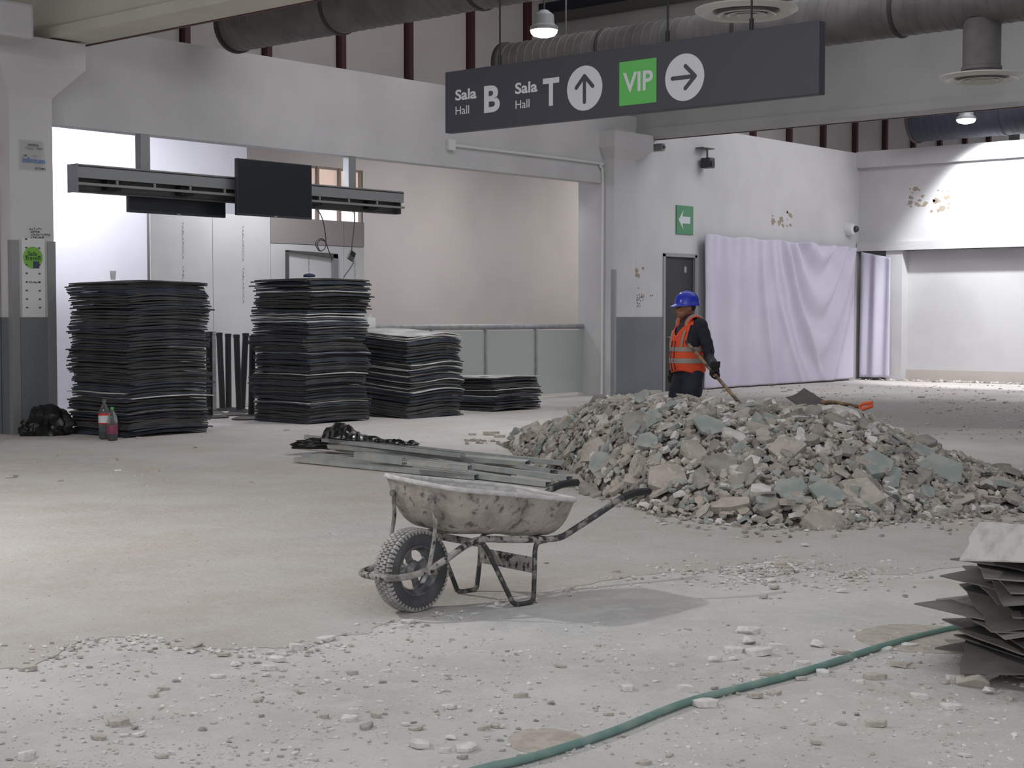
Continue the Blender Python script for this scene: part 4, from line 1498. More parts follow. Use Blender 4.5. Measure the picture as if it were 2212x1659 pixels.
# small pieces: one mass
small = MB()
for k in range(6200):
    q, Y, r = heap_point(rr)
    p = cw(q * Y, Y)
    h = heap_h(p)
    s = rr.uniform(0.045, 0.13) if h > 0.03 else rr.uniform(0.03, 0.08)
    if h <= 0.0 and rr.random() < 0.35: continue
    kind = rr.choices(SHAPES, (4, 4, 3))[0]
    g = rr.choice(GEO[kind])
    mx = orient(heap_n(p), 0.45, rr)
    sm_ = rr.choices(range(4), (52, 26, 12, 10 if h < 0.45 else 22))[0]
    small.cur = sm_
    c = Vector((p.x, p.y, max(h, 0.012) + rr.uniform(-0.02, 0.02) * (1 if h > 0.05 else 0)))
    small.add([c + mx @ (v * s) for v in g[0]], g[1])
# stones strewn thinly past the foot on the left and the right
for k in range(360):
    q = rr.choice((rr.uniform(-0.03, 0.05), rr.uniform(0.0, 0.36)))
    r = heap_row(max(q, -0.011)) or HT_[0]
    Y = r[1] - abs(rr.gauss(0, 0.28)) + (0.6 if q < 0 else 0)
    p = cw(q * Y, Y)
    s = rr.uniform(0.02, 0.07)
    small.cur = rr.choices(range(4), (50, 20, 8, 22))[0]
    g = rr.choice(GEO[rr.choice(SHAPES)])
    mx = orient(Vector((0, 0, 1)), 0.12, rr)
    small.add([Vector((p.x, p.y, s * 0.12 + 0.008)) + mx @ (v * s) for v in g[0]], g[1])
me = bpy.data.meshes.new('small_rubble')
me.from_pydata([tuple(v) for v in small.v], [], small.f)
for cn in cols: me.materials.append(STC[cn][1])
me.polygons.foreach_set('material_index', small.m)
o = bpy.data.objects.new('small_rubble', me)
COL.objects.link(o)
o['kind'] = 'stuff'
o['label'] = 'small broken pieces filling the rubble heap'

# large pieces: single objects
big = []
spec = [(1850, 1075, 0.40, 'grey beige', 'slab'), (1600, 905, 0.26, 'grey beige', 'shard'), (1400, 962, 0.21, 'pale green', 'slab'), (1300, 1012, 0.32, 'pale green', 'slab'), (1285, 985, 0.34, 'grey beige', 'slab'),
        (1385, 925, 0.40, 'dusty grey', 'slab'), (1535, 930, 0.30, 'pale green', 'slab'), (1440, 1045, 0.33, 'grey beige', 'slab'), (1580, 1100, 0.34, 'grey beige', 'shard'), (1600, 1040, 0.36, 'dusty grey', 'shard'),
        (1890, 1015, 0.36, 'pale green', 'slab'), (2035, 1025, 0.36, 'pale green', 'slab'), (1780, 1137, 0.38, 'grey beige', 'slab'), (1710, 1065, 0.26, 'pale green', 'slab'), (1790, 1078, 0.28, 'pale green', 'slab'),
        (1230, 1050, 0.30, 'grey beige', 'slab'), (1270, 1065, 0.24, 'dusty grey', 'slab'), (1620, 878, 0.28, 'chalky white', 'slab'), (1665, 872, 0.26, 'chalky white', 'slab'), (1830, 905, 0.26, 'chalky white', 'slab'),
        (1410, 858, 0.22, 'grey beige', 'slab'), (1390, 868, 0.22, 'pale green', 'slab'), (1440, 862, 0.2, 'chalky white', 'slab'), (1670, 915, 0.26, 'pale green', 'shard'), (1755, 900, 0.2, 'dusty grey', 'slab'),
        (1990, 985, 0.3, 'pale green', 'slab'), (1930, 1045, 0.3, 'pale green', 'shard'), (1500, 985, 0.26, 'grey beige', 'slab'), (1560, 1015, 0.3, 'dusty grey', 'slab'), (1700, 980, 0.28, 'grey beige', 'slab')]


def hit_heap(px, py):
    d = ray(px, py)
    for k in range(300):
        D = 9.5 + k * 0.03
        p = CAM + d * (D / d.dot(FW))
        if p.z <= heap_h(p) + 0.01: return p
    return G(px, py)


for px, py, s, cn, kd_ in spec:
    p = hit_heap(px, py)
    big.append((p, s, cn, kd_, True))
while len(big) < 270:
    q, Y, r = heap_point(rr)
    p = cw(q * Y, Y)
    h = heap_h(p)
    if h < 0.02: continue
    p.z = h
    s = rr.uniform(0.14, 0.24)
    big.append((p, s, rr.choices(cols, (46, 24, 18, 12 if h < 0.45 else 24))[0], rr.choices(SHAPES, (6, 2, 3))[0], False))
recs = []
for p, s, cn, kd_, sp in big:
    o = bpy.data.objects.new('broken_stone', SMESH[(cn, kd_, rr.randrange(9))])
    COL.objects.link(o)
    nv = heap_n(p)
    if sp: nv = (nv * 0.8 - FW * 0.35).normalized()
    o.location = (p.x, p.y, max(p.z, 0.0) + 0.03)
    o.rotation_euler = orient(nv, 0.16 if sp else 0.34, rr).to_euler()
    th = rr.uniform(0.5, 0.85) if s > 0.22 else rr.uniform(0.7, 1.1)
    o.scale = (s, s, s * th)
    rel = p.z / 0.68
    X, Y = toXY(p)
    zone = 'crest' if rel > 0.82 else 'upper slope' if rel > 0.5 else 'lower slope' if rel > 0.22 else 'foot'
    size = 'large ' if s > 0.215 else ''
    recs.append(((size + cn, kd_, zone), X / Y, o))
byk = {}
for k, x, o in recs: byk.setdefault(k, []).append((x, o))
for (cn, kd_, zone), lst in byk.items():
    lst.sort(key=lambda t: t[0])
    for i, (x, o) in enumerate(lst):
        if len(lst) == 1: lab = f'only {cn} {kd_} of its size on the {zone} of the rubble heap'
        else: lab = f'{cn} {kd_} on the heap {zone}, {nth(i + 1)} of these from the left'
        tag(o, lab, 'stone', 'broken stones in the rubble heap')

# ------------------------------------------------------------------ chips on the floor
W_, B_, G_ = 'chalky white', 'grey beige', 'dusty grey'
chips = [(755, 1556, 48, W_), (793, 1572, 52, G_), (812, 1548, 38, B_), (908, 1612, 56, W_), (1010, 1620, 58, W_), (973, 1597, 34, W_), (962, 1624, 34, W_), (1000, 1638, 25, G_), (58, 1637, 55, W_), (20, 1642, 20, G_),
         (348, 1636, 30, B_), (370, 1628, 24, W_), (638, 1630, 22, W_), (258, 1565, 48, B_), (290, 1575, 22, G_), (215, 1596, 38, B_), (268, 1590, 28, W_), (300, 1590, 30, W_), (437, 1577, 24, G_), (558, 1515, 28, B_),
         (470, 1463, 34, W_), (508, 1437, 32, W_), (582, 1446, 38, W_), (600, 1428, 46, W_), (575, 1460, 22, W_), (555, 1433, 20, G_), (640, 1402, 38, W_), (705, 1383, 42, W_), (425, 1398, 36, B_), (485, 1417, 30, B_),
         (870, 1357, 36, W_), (60, 1448, 50, B_), (352, 1490, 30, B_), (332, 1505, 24, B_), (380, 1473, 20, G_), (760, 1455, 30, B_), (835, 1451, 26, W_), (825, 1475, 20, G_), (970, 1530, 32, W_), (900, 1576, 34, B_),
         (877, 1567, 22, W_), (893, 1562, 16, G_), (1080, 1571, 30, W_), (1045, 1577, 34, B_), (700, 1550, 26, B_), (565, 1548, 16, G_), (1190, 1521, 22, G_), (1125, 1506, 40, B_), (1211, 1441, 34, B_), (1618, 1367, 60, W_),
         (1620, 1390, 50, W_), (1677, 1402, 46, W_), (1585, 1408, 46, W_), (1638, 1414, 60, W_), (1546, 1428, 38, W_), (1454, 1438, 20, W_), (1766, 1395, 50, W_), (1818, 1411, 40, B_), (1733, 1438, 44, W_), (1662, 1459, 54, B_),
         (1730, 1469, 34, B_), (1778, 1459, 40, W_), (1481, 1493, 50, W_), (1543, 1488, 26, G_), (1630, 1506, 36, B_), (1671, 1500, 34, B_), (1523, 1524, 60, W_), (1357, 1490, 40, W_), (1962, 1398, 48, W_), (1915, 1405, 30, W_),
         (1944, 1440, 56, B_), (1888, 1465, 50, B_), (1858, 1476, 24, W_), (1985, 1507, 44, W_), (2054, 1530, 48, W_), (1893, 1568, 58, B_), (1852, 1545, 20, G_), (1819, 1565, 24, B_), (1763, 1607, 32, B_), (2086, 1634, 30, W_),
         (1446, 1634, 28, B_), (1392, 1650, 30, B_), (1232, 1619, 26, W_), (1315, 1545, 26, B_), (1348, 1591, 20, B_), (967, 1529, 32, W_), (1072, 1570, 34, B_), (2060, 1468, 34, W_), (2100, 1482, 84, B_), (2137, 1498, 44, W_),
         (2181, 1512, 42, B_), (2042, 1476, 24, B_), (1660, 1222, 26, W_), (1685, 1225, 32, B_), (1702, 1238, 32, B_), (1672, 1236, 24, W_), (1668, 1257, 30, W_), (1672, 1272, 26, B_), (1840, 1247, 26, B_), (1820, 1280, 30, W_),
         (1955, 1290, 16, G_), (1650, 1292, 24, B_), (1332, 1237, 18, B_), (1180, 1218, 11, G_), (1905, 1160, 22, G_), (1020, 940, 20, B_), (1063, 940, 38, B_), (1080, 945, 30, B_), (1115, 950, 30, G_), (880, 1345, 30, W_),
         (1585, 1425, 30, W_), (1700, 1228, 24, B_), (1640, 1228, 22, W_), (1720, 1235, 20, W_), (1625, 1234, 20, B_), (420, 968, 14, B_), (245, 995, 26, B_), (330, 1018, 30, B_), (255, 1018, 18, W_), (120, 985, 14, B_),
         (75, 998, 14, B_), (540, 1043, 12, B_), (130, 1040, 16, B_), (22, 1032, 30, B_), (300, 948, 16, B_), (620, 930, 14, B_), (1850, 1250, 14, W_)]
crumb = MB()
rr = random.Random(77)
recs = []
hose_line = [(a, b) for a, b in hp]


def hose_y(px):
    for (a, b), (c, d_) in zip(hose_line[:-1], hose_line[1:]):
        if a <= px <= c: return b + (d_ - b) * (px - a) / (c - a)
    return 1352 if px > 2080 else 1800


def region(px, py):
    if py < 1000 and px > 1300: return 'behind the rubble heap'
    if py < 1060: return 'between stacks and metal studs' if px < 1000 else 'left of the rubble heap'
    if py > hose_y(px) and px > 1040: return 'on the near side of the hose'
    if px < 800 and py > 1330: return 'left of the wheelbarrow wheel'
    if py < 1330: return 'behind the wheelbarrow'
    return 'between wheelbarrow and hose'


def zf(px, py):
    return SCR if py < 1345 else 0.0


def put_chip(px, py, wpx, cn, kd_):
    base = G(px, py)
    Y = toXY(base)[1]
    s = wpx * Y / F_PX
    o = bpy.data.objects.new('stone_chip', SMESH[(cn, kd_, rr.randrange(9), 'floor')])
    COL.objects.link(o)
    flat_ = rr.uniform(0.7, 1.15) if kd_ != 'chunk' else rr.uniform(0.8, 1.1)
    o.location = (base.x, base.y, zf(px, py) + s * 0.1 * flat_ + 0.002)
    a = math.atan2(RT.y, RT.x) + rr.gauss(0, 0.5)
    o.rotation_euler = (rr.gauss(0, 0.05), rr.gauss(0, 0.05), a)
    o.scale = (s * 1.05, s * 1.05, s * flat_)
    recs.append(((cn, kd_, region(px, py)), px, o))


for px, py, wpx, cn in chips:
    put_chip(px, py, wpx, cn, rr.choices(SHAPES, (6, 2, 3))[0] if wpx != 84 else 'chunk')
for k in range(60):       # scattered grey pieces on the far floor
    px, py = rr.uniform(1560, 2205), rr.uniform(836, 940)
    if py > 880 and px < 1950: continue
    put_chip(px, py, rr.uniform(7, 16), rr.choice((G_, B_, G_)), rr.choice(SHAPES))
byk = {}
for k, x, o in recs: byk.setdefault(k, []).append((x, o))
for (cn, kd_, reg), lst in byk.items():
    lst.sort(key=lambda t: t[0])
    for i, (x, o) in enumerate(lst):
        if len(lst) == 1: lab = f'single {cn} {kd_} chip on the floor {reg}'
        else: lab = f'{nth(i + 1)} {cn} {kd_} chip from the left {reg}'
        tag(o, lab, 'stone', 'stone chips on the floor')

for k in range(8200):     # crumbs: too many and too small to count
    u = rr.random()
    if u < 0.62:
        px, py = rr.uniform(-30, 2240), 1345 + 330 * rr.random()
        if px < 800: py = 1390 + 280 * rr.random()
        wpx = rr.choice((3, 4, 4, 5, 6, 7, 9, 12, 16))
    elif u < 0.74:
        px, py = rr.gauss(1690, 120), rr.gauss(1238, 16)
        wpx = rr.choice((4, 6, 9, 13))
    elif u < 0.86:
        px, py = rr.uniform(1500, 2230), rr.uniform(832, 950)
        wpx = rr.choice((3, 4, 5, 7))
    else:
        px, py = rr.uniform(-20, 2200), rr.uniform(930, 1340)
        wpx = rr.choice((2, 3, 3, 4, 5))
    if noise.noise(Vector((px * 0.006, py * 0.015, 1))) < -0.12 and rr.random() < 0.7: continue
    p = G(px, py)
    Y = toXY(p)[1]
    s = wpx * Y / F_PX
    crumb.cur = rr.choices(range(4), (34, 5, 0, 61))[0] if py > 950 else rr.choices(range(4), (40, 50, 2, 8))[0]
    g = rr.choice(GEO[rr.choice(SHAPES)])
    mx = orient(Vector((0, 0, 1)), 0.15, rr)
    crumb.add([Vector((p.x, p.y, zf(px, py) + s * 0.1)) + mx @ (v * s) for v in g[0]], g[1])
for (a, b) in edge_px[4:25]:   # crumbs lying along the broken screed edge
    for k in range(26):
        p = G(a + rr.gauss(0, 34), b + abs(rr.gauss(0, 9)))
        s = rr.choice((0.006, 0.01, 0.016, 0.028))
        crumb.cur = rr.choice((0, 3, 3))
        g = rr.choice(GEO['slab'])
        mx = orient(Vector((0, 0, 1)), 0.2, rr)
        crumb.add([p + Vector((0, 0, s * 0.15 + 0.003)) + mx @ (v * s) for v in g[0]], g[1])
for k in range(620):      # rubble left along the foot of the walls
    if k < 430: c = Vector((rr.uniform(c2L - 0.6, UR), VA - abs(rr.gauss(0, 0.14)) - (0.4 if k % 5 == 0 else 0.08), 0))
    if k < 430 and c.x < c2R + 0.1: c.y = min(c.y, 16.9)
    else: c = Vector((UR + 0.12 - abs(rr.gauss(0, 0.16)), rr.uniform(10, VA), 0))
    s = rr.choice((0.03, 0.05, 0.08, 0.12))
    crumb.cur = rr.choice((0, 0, 1, 3))
    g = rr.choice(GEO[rr.choice(SHAPES)])
    mx = orient(Vector((0, 0, 1)), 0.25, rr)
    crumb.add([c + Vector((0, 0, SCR + s * 0.12)) + mx @ (v * s) for v in g[0]], g[1])
me = bpy.data.meshes.new('floor_crumbs')
me.from_pydata([tuple(v) for v in crumb.v], [], crumb.f)
for cn in cols: me.materials.append(CHM.get(cn, STC[cn][1]))
me.polygons.foreach_set('material_index', crumb.m)
o = bpy.data.objects.new('floor_crumbs', me)
COL.objects.link(o)
o['kind'] = 'stuff'
o['label'] = 'mortar crumbs and grit strewn over the floor'

# ------------------------------------------------------------------ metal studs
rr = random.Random(21)
studs = [(662, 943, 1245, 1003, .13, 'longest stud at the back of the heap of studs, reaching the rubble'), (700, 949, 1000, 983, .16, 'stud under the black film at the left of the studs'),
         (712, 962, 1140, 1000, .11, 'wide stud lying in the middle of the studs'), (690, 963, 1110, 1022, .07, 'stud sloping across the middle of the studs'), (768, 983, 872, 996, .12, 'short stud with a cut end near the middle of the studs'),
         (884, 998, 1015, 1010, .13, 'short pale stud on top of the studs'), (1017, 1006, 1230, 1034, .09, 'stud running from the middle towards the wheelbarrow handle'), (640, 992, 1030, 1030, .035, 'front stud nearest the wheelbarrow tray'),
         (688, 983, 900, 1012, .035, 'short stud behind the front one'), (900, 1012, 1185, 1046, .035, 'dark mouthed stud at the front right of the studs'), (1055, 993, 1195, 1020, .07, 'stud end pointing at the rubble heap'),
         (835, 966, 1050, 988, .10, 'stud behind the wide middle one'), (905, 976, 1238, 1028, .05, 'low stud half covered at the right of the studs'), (655, 985, 800, 999, .03, 'stub of stud at the far left end of the studs')]
for x0_, y0_, x1_, y1_, z, lab in studs:
    A, B2 = G(x0_, y0_, z), G(x1_, y1_, z * 0.9)
    A.z = z
    B2.z = z * 0.9
    d_ = (B2 - A)
    L = d_.length
    d_.normalize()
    roll = rr.choice((0, 0, math.pi, 0.15, math.pi / 2))
    q = d_.to_track_quat('X', 'Z').to_matrix().to_4x4() @ Matrix.Rotation(roll + rr.gauss(0, 0.05), 4, 'X')
    a, b, t_ = 0.034, 0.022, 0.002
    mb = MB()
    mb.box(0, L, -a, a, b - t_, b)
    mb.box(0, L, -a, -a + t_, -b, b)
    mb.box(0, L, a - t_, a, -b, b)
    mb.box(0, L, -a, -a + 0.012, -b, -b + t_)
    mb.box(0, L, a - 0.012, a, -b, -b + t_)
    o = mb.build('metal_stud', M['galv'])
    o.matrix_world = Matrix.Translation(A) @ q
    tag(o, 'galvanised ' + lab, 'metal stud', 'galvanised studs beside the rubble heap')
blk = MB()
vs, fs = [], []
A, B2 = G(700, 948, 0.17), G(905, 962, 0.14)
for i in range(41):
    for j in range(11):
        s, t_ = i / 40, j / 10 - 0.5
        p = A.lerp(B2, s) + FW * t_ * 0.5 * (1 - 0.5 * s)
        hgt = (0.13 * math.exp(-((s - 0.2) / 0.16) ** 2) + 0.05 * (1 - s)) * (1 - abs(t_) * 1.7) + 0.05 * abs(noise.noise(Vector((s * 12, t_ * 5, 0)))) + 0.015 * noise.noise(Vector((s * 30, t_ * 14, 0)))
        vs.append(p + Vector((0, 0, hgt + 0.01)))
for i in range(40):
    for j in range(10):
        a = i * 11 + j
        fs.append((a, a + 1, a + 12, a + 11))
o = blk.add(vs, fs).build('plastic_film', M['bagblack'], origin=tuple(A))
sm = o.modifiers.new('thickness', 'SOLIDIFY')
sm.thickness = 0.004
tag(o, 'crumpled black plastic film lying on the metal studs', 'plastic film')
o = crumple('plastic_film', tuple(G(690, 968, 0.06)), (0.28, 0.12, 0.07), M['bagblack'], 3.3, rz=math.radians(-35))
tag(o, 'small black plastic scrap at the left end of the studs', 'plastic film')

# ------------------------------------------------------------------ bag, bottles, posts, small things
c = G(125, 942)
o = crumple('rubbish_bag', (c.x, c.y + 0.18, 0.0), (0.26, 0.20, 0.24), M['bagblack'], 7.7, rz=math.radians(-45), amp=0.4)
tag(o, 'full black rubbish bag slumped at the foot of the near column', 'bag')
c2 = G(97, 941)
k = crumple('bag_neck', (0, 0, 0), (0.12, 0.10, 0.13), M['bagblack'], 2.1, amp=0.5)
k.parent = o
k.location = (-0.22, -0.08, 0)

M['pet'] = mat('clear_plastic_bottle', C3(190, 200, 196), 0.1, trans=0.85, alpha=0.55)
M['labelred'] = mat('red_bottle_label', C3(196, 44, 40), 0.5)
M['labelpurple'] = mat('purple_bottle_label', C3(128, 56, 84), 0.5)
M['cola'] = mat('dark_dregs', C3(34, 26, 28), 0.3)
M['capgreen'] = mat('green_cap', C3(70, 170, 70), 0.5)


def bottle(label, c, h, r, lm, capm, lz):
    t = thing('soda_bottle', label, 'bottle', tuple(c))
    s = h / 0.33
    prof = [(r * 0.6, 0.0), (r * 0.95, 0.012 * s), (r, 0.04 * s), (r * 0.95, 0.09 * s), (r, 0.14 * s), (r, 0.2 * s), (r * 0.82, 0.245 * s), (r * 0.45, 0.285 * s), (r * 0.28, 0.3 * s), (r * 0.28, 0.318 * s)]
    MB().lathe(prof, 24, capA=True, capB=True).build('bottle_body', M['pet'], t, smooth=True)
    MB().lathe([(r * 0.55, 0.004), (r * 0.9, 0.014 * s), (r * 0.95, 0.06 * s), (0.001, 0.06 * s)], 20).build('dregs', M['cola'], t, smooth=True)
    lb = MB().lathe([(r * 1.01, lz * s), (r * 1.02, lz * s + 0.002), (r * 1.02, (lz + 0.085) * s), (r * 1.01, (lz + 0.087) * s)], 24).build('paper_label', lm, t, smooth=True)
    dirc = -FW
    a0 = math.atan2(dirc.y, dirc.x)
    if lm is M['labelred']:
        w2 = MB()
        pts_ = []
        for k in range(15):
            a = a0 - 0.4 + 0.09 * k
            pts_.append((r * 1.03 * math.cos(a), r * 1.03 * math.sin(a), (lz + 0.045 + 0.018 * math.sin(k * 1.3)) * s))
        w2.tube(pts_, 0.004, 5).build('white_script', M['signwhite'], lb)
    MB().lathe([(r * 1.03, (lz + 0.01) * s), (r * 1.03, (lz + 0.07) * s)], 24).build('label_panel', M['signwhite'] if lm is M['labelred'] else lm, lb)
    pn = lb.children[-1]
    bm = bmesh.new()
    bm.from_mesh(pn.data)
    dead = [f for f in bm.faces if not (-1.1 < ((math.atan2(f.calc_center_median().y, f.calc_center_median().x) - a0 + math.pi * 3) % (2 * math.pi)) - math.pi < -0.4)]
    bmesh.ops.delete(bm, geom=dead, context='FACES')
    bm.to_mesh(pn.data)
    bm.free()
    MB().lathe([(r * 0.32, 0.31 * s), (r * 0.32, 0.335 * s), (0.001, 0.336 * s)], 14).build('cap', capm, t)


b0 = G(226, 949)
bottle('tall clear bottle with a red label before the tall stack', b0, 0.47, 0.068, M['labelred'], M['pet'], 0.13)
b1 = G(243, 952)
bottle('shorter bottle with a purple label and green cap before the tall stack', b1, 0.39, 0.062, M['labelpurple'], M['capgreen'], 0.07)

posts_ = [(453, 903, 716, 0, 'black post standing half behind the tall stack by the column', 'black'), (461, 893, 715, 0, 'grey steel post beside the tall stack by the column', 'steel'), (481, 887, 718, -6, 'front left black post of the free pair between the tall stacks', 'black'),
          (494, 885, 720, 0, 'black post set just behind its leaning neighbour between the tall stacks', 'black'), (517, 891, 722, -5, 'black post leaning left in the middle of the gap', 'black'), (523, 889, 719, 9, 'black post leaning right in the middle of the gap', 'black'),
          (543, 900, 724, 4, 'black post close to the tallest stack', 'black')]
for px, yb2, yt, tilt, lab, mk in posts_:
    c = G(px, yb2)
    Y = toXY(c)[1]
    h = (yb2 - yt) * Y / F_PX
    t = thing('barrier_post', lab, 'post', tuple(c), 0, 'barrier posts between the tall stacks')
    ax = RT * (tilt * Y / F_PX)
    MB().tube([(0, 0, 0.02), tuple(ax + Vector((0, 0, h)))], 0.047, 14).build('pole', M[mk], t, smooth=True)
    MB().lathe([(0.17, 0.0), (0.17, 0.012), (0.13, 0.028), (0.05, 0.045), (0.044, 0.07), (0.001, 0.07)], 28).build('base', M['black' if mk == 'black' else 'alu_dk'], t, smooth=True)
    MB().lathe([(0.048, -0.05), (0.052, -0.04), (0.052, 0.0), (0.001, 0.004)], 16, Matrix.Translation(ax + Vector((0, 0, h)))).build('top_cap', M[mk], t)
for px, py, lab in ((466, 901, 'round post base lying beside the tall stack by the column'), (505, 896, 'round post base lying flat between the leaning posts'), (530, 905, 'round post base nearest the camera in the gap')):
    o = MB().lathe([(0.19, 0.0), (0.19, 0.014), (0.12, 0.035), (0.03, 0.04), (0.001, 0.04)], 28).build('post_base', M['alu_dk'], smooth=True)
    o.location = G(px, py, 0.009)
    tag(o, lab, 'post base', 'loose post bases')

q = G(797, 905)
q = at(798, 700, 23.0)
t = thing('plastic_jug', 'white plastic jug standing between the tallest stack and the bowed stack', 'jug', (q.x, q.y, 1.24))
MB().bbox(-0.09, 0.09, -0.06, 0.06, 0, 0.2, 0.035).build('jug_body', M['white_plastic'], t, smooth=True)
MB().lathe([(0.03, 0.19), (0.03, 0.24), (0.001, 0.241)], 14).build('jug_cap', M['white_plastic'], t)
c1 = G(277, 946) + Vector((0.55, 0.6, 0))
o = MB().lathe([(0.03, 0), (0.04, 0.11), (0.037, 0.11), (0.028, 0.004), (0.001, 0.004)], 20).build('plastic_cup', M['acrylic'], smooth=True)
o.location = (c1.x - 0.25, c1.y + 0.1, 1.9)
tag(o, 'clear plastic cup standing on the tall stack beside the column', 'cup')
M['rag'] = mat('blue_rag', C3(56, 62, 96), 0.8)
c1 = G(666, 917) + Vector((0.3, 0.3, 1.985))
o = crumple('cloth_rag', tuple(c1), (0.09, 0.06, 0.03), M['rag'], 4.4)
tag(o, 'small blue rag on the tallest stack', 'rag')

# ------------------------------------------------------------------ shovels
M['wood'] = mat('worn_wood_handle', C3(150, 124, 92), 0.7, c2=C3(70, 60, 52), scale=8, stretch=(1, 1, 1))
M['blade'] = mat('dull_steel_blade', C3(66, 62, 60), 0.7, 0.0, c2=C3(80, 76, 73), scale=6)
M['orange_pl'] = mat('orange_plastic', C3(232, 104, 62), 0.5)
PD = 15.9            # distance of the worker
hA, hB = at(1482, 737, PD - 0.17), at(1606, 880, 14.1)
t = thing('shovel', 'wooden shaft shovel held by the worker and stuck into the heap', 'shovel', tuple(hB))
MB().tube([hA - hB, hB - hB], 0.017, 12).build('shaft', M['wood'], t, smooth=True)
d_ = (hB - hA).normalized()
MB().tube([Vector((0, 0, 0)), d_ * 0.12], [0.022, 0.03], 12).build('socket', M['blade'], t)
MB().prism([d_ * 0.1 + FW.cross(d_) * 0.12, d_ * 0.36 + FW.cross(d_) * 0.1, d_ * 0.40, d_ * 0.36 - FW.cross(d_) * 0.1, d_ * 0.1 - FW.cross(d_) * 0.12], FW * 0.006).build('blade', M['blade'], t)

q0, q1, q2, q3 = at(1697, 858, 14.1), at(1737, 838, 14.25), at(1782, 866, 13.9), at(1742, 888, 13.75)
t = thing('shovel', 'square bladed shovel with an orange grip lying on the crest of the heap', 'shovel', tuple(q2))
bl = MB()
N8 = 8
vs, fs = [], []
nb = (q1 - q0).cross(q3 - q0).normalized()
for i in range(N8 + 1):
    for j in range(N8 + 1):
        s, t_ = i / N8, j / N8
        p = q0.lerp(q1, s).lerp(q3.lerp(q2, s), t_)
        vs.append(p - q2 + nb * 0.02 * math.sin(math.pi * s))
for i in range(N8):
    for j in range(N8):
        a = i * (N8 + 1) + j
        fs.append((a, a + 1, a + N8 + 2, a + N8 + 1))
o = bl.add(vs, fs).build('blade', M['blade'], t, smooth=True)
sm = o.modifiers.new('thickness', 'SOLIDIFY')
sm.thickness = 0.004
e0, e1 = (q2 * 0.8 + q3 * 0.2), at(1856, 878, 13.5)
MB().tube([e0 - q2 + Vector((0, 0, 0.0)), at(1800, 868, 13.8) - q2, e1 - q2], [0.024, 0.018, 0.017], 12).build('shaft', M['wood'], t, smooth=True)
e2 = at(1868, 880, 13.45)
e3 = at(1884, 872, 13.4)
gp = [e1, e1.lerp(e3, 0.3) + Vector((0, 0, -0.03)), e3 + Vector((0, 0, -0.018)), e3 + Vector((0, 0, 0.012)), e1.lerp(e3, 0.3) + Vector((0, 0, 0.016))]
MB().tube([g - q2 for g in gp], 0.016, 10, closed=True).build('grip', M['orange_pl'], t, smooth=True)

# ------------------------------------------------------------------ the worker
M['skin'] = mat('tanned_skin', C3(148, 100, 78), 0.6, c2=C3(136, 90, 70), scale=8)
M['jacket'] = mat('dark_navy_jacket', C3(42, 45, 60), 0.85, c2=C3(34, 36, 48), scale=9, bump=0.3, bscale=18)
M['trouser'] = mat('dark_navy_trousers', C3(34, 37, 50), 0.85, c2=C3(46, 50, 64), scale=6, bump=0.3, bscale=14)
M['vest'] = mat('orange_vest', C3(238, 88, 46), 0.7, c2=C3(228, 74, 40), scale=6)
M['reflect'] = mat('reflective_tape', C3(156, 148, 142), 0.45)
M['helmet'] = mat('blue_helmet', C3(46, 62, 190), 0.25)
M['hair'] = mat('black_hair', C3(24, 22, 22), 0.7)
M['glove'] = mat('black_glove', C3(28, 28, 31), 0.8)
M['boot'] = mat('dusty_boot', C3(70, 62, 56), 0.8)
M['mark'] = mat('dark_features', C3(52, 34, 30), 0.6)

wc = at(1489, 700, PD)
face = (RT * -0.93 - FW * 0.36)
wz = math.atan2(face.y, face.x)
wk = thing('person', 'worker in a blue helmet and orange vest walking left behind the heap', 'person', (wc.x, wc.y, 0.0), wz)
# local axes: +x the way he faces, +y his left (towards the viewer)
MW = Matrix.Translation((wc.x, wc.y, 0)) @ Matrix.Rotation(wz, 4, 'Z')
MI = MW.inverted()
hAw, hBw = at(1482, 737, PD - 0.17), at(1606, 880, 14.1)
k_ = (0.90 - hAw.z) / (hBw.z - hAw.z)
hand = MI @ hAw.lerp(hBw, k_) + Vector((0, 0, 0.0))


def ring(cx, cy, z, rx, ry, n=20, e=0.85, tilt=0.0):
    out = []
    for k in range(n):
        a = 2 * math.pi * k / n
        c, s = math.cos(a), math.sin(a)
        x = rx * (abs(c) ** e) * (1 if c > 0 else -1)
        y = ry * (abs(s) ** e) * (1 if s > 0 else -1)
        out.append(Vector((cx + x, cy + y, z + tilt * x)))
    return out


torso = [(0.005, 0, 0.88, 0.13, 0.17), (0.02, 0, 0.96, 0.14, 0.17), (0.03, 0, 1.06, 0.14, 0.16), (0.02, 0, 1.18, 0.138, 0.168), (0.0, 0, 1.30, 0.128, 0.18), (-0.015, 0, 1.385, 0.095, 0.165), (-0.02, 0, 1.43, 0.06, 0.09)]
sl = [Vector((-0.03, 0.18, 1.37)), Vector((-0.06, 0.215, 1.25)), Vector((-0.095, 0.235, 1.12)), Vector((-0.10, 0.24, 1.03)), hand + Vector((0.0, 0.0, 0.085))]
slr = [0.062, 0.058, 0.052, 0.046, 0.036]
srr = [Vector((-0.02, -0.185, 1.37)), Vector((-0.02, -0.225, 1.22)), Vector((-0.02, -0.235, 1.08)), Vector((0.01, -0.235, 0.98)), Vector((0.03, -0.23, 0.88))]
hips = [(0.0, 0.09), (0.0, -0.09)]
legL = [Vector((0.0, 0.09, 0.90)), Vector((0.02, 0.10, 0.70)), Vector((0.035, 0.105, 0.48)), Vector((-0.04, 0.105, 0.26)), Vector((-0.10, 0.105, 0.09))]
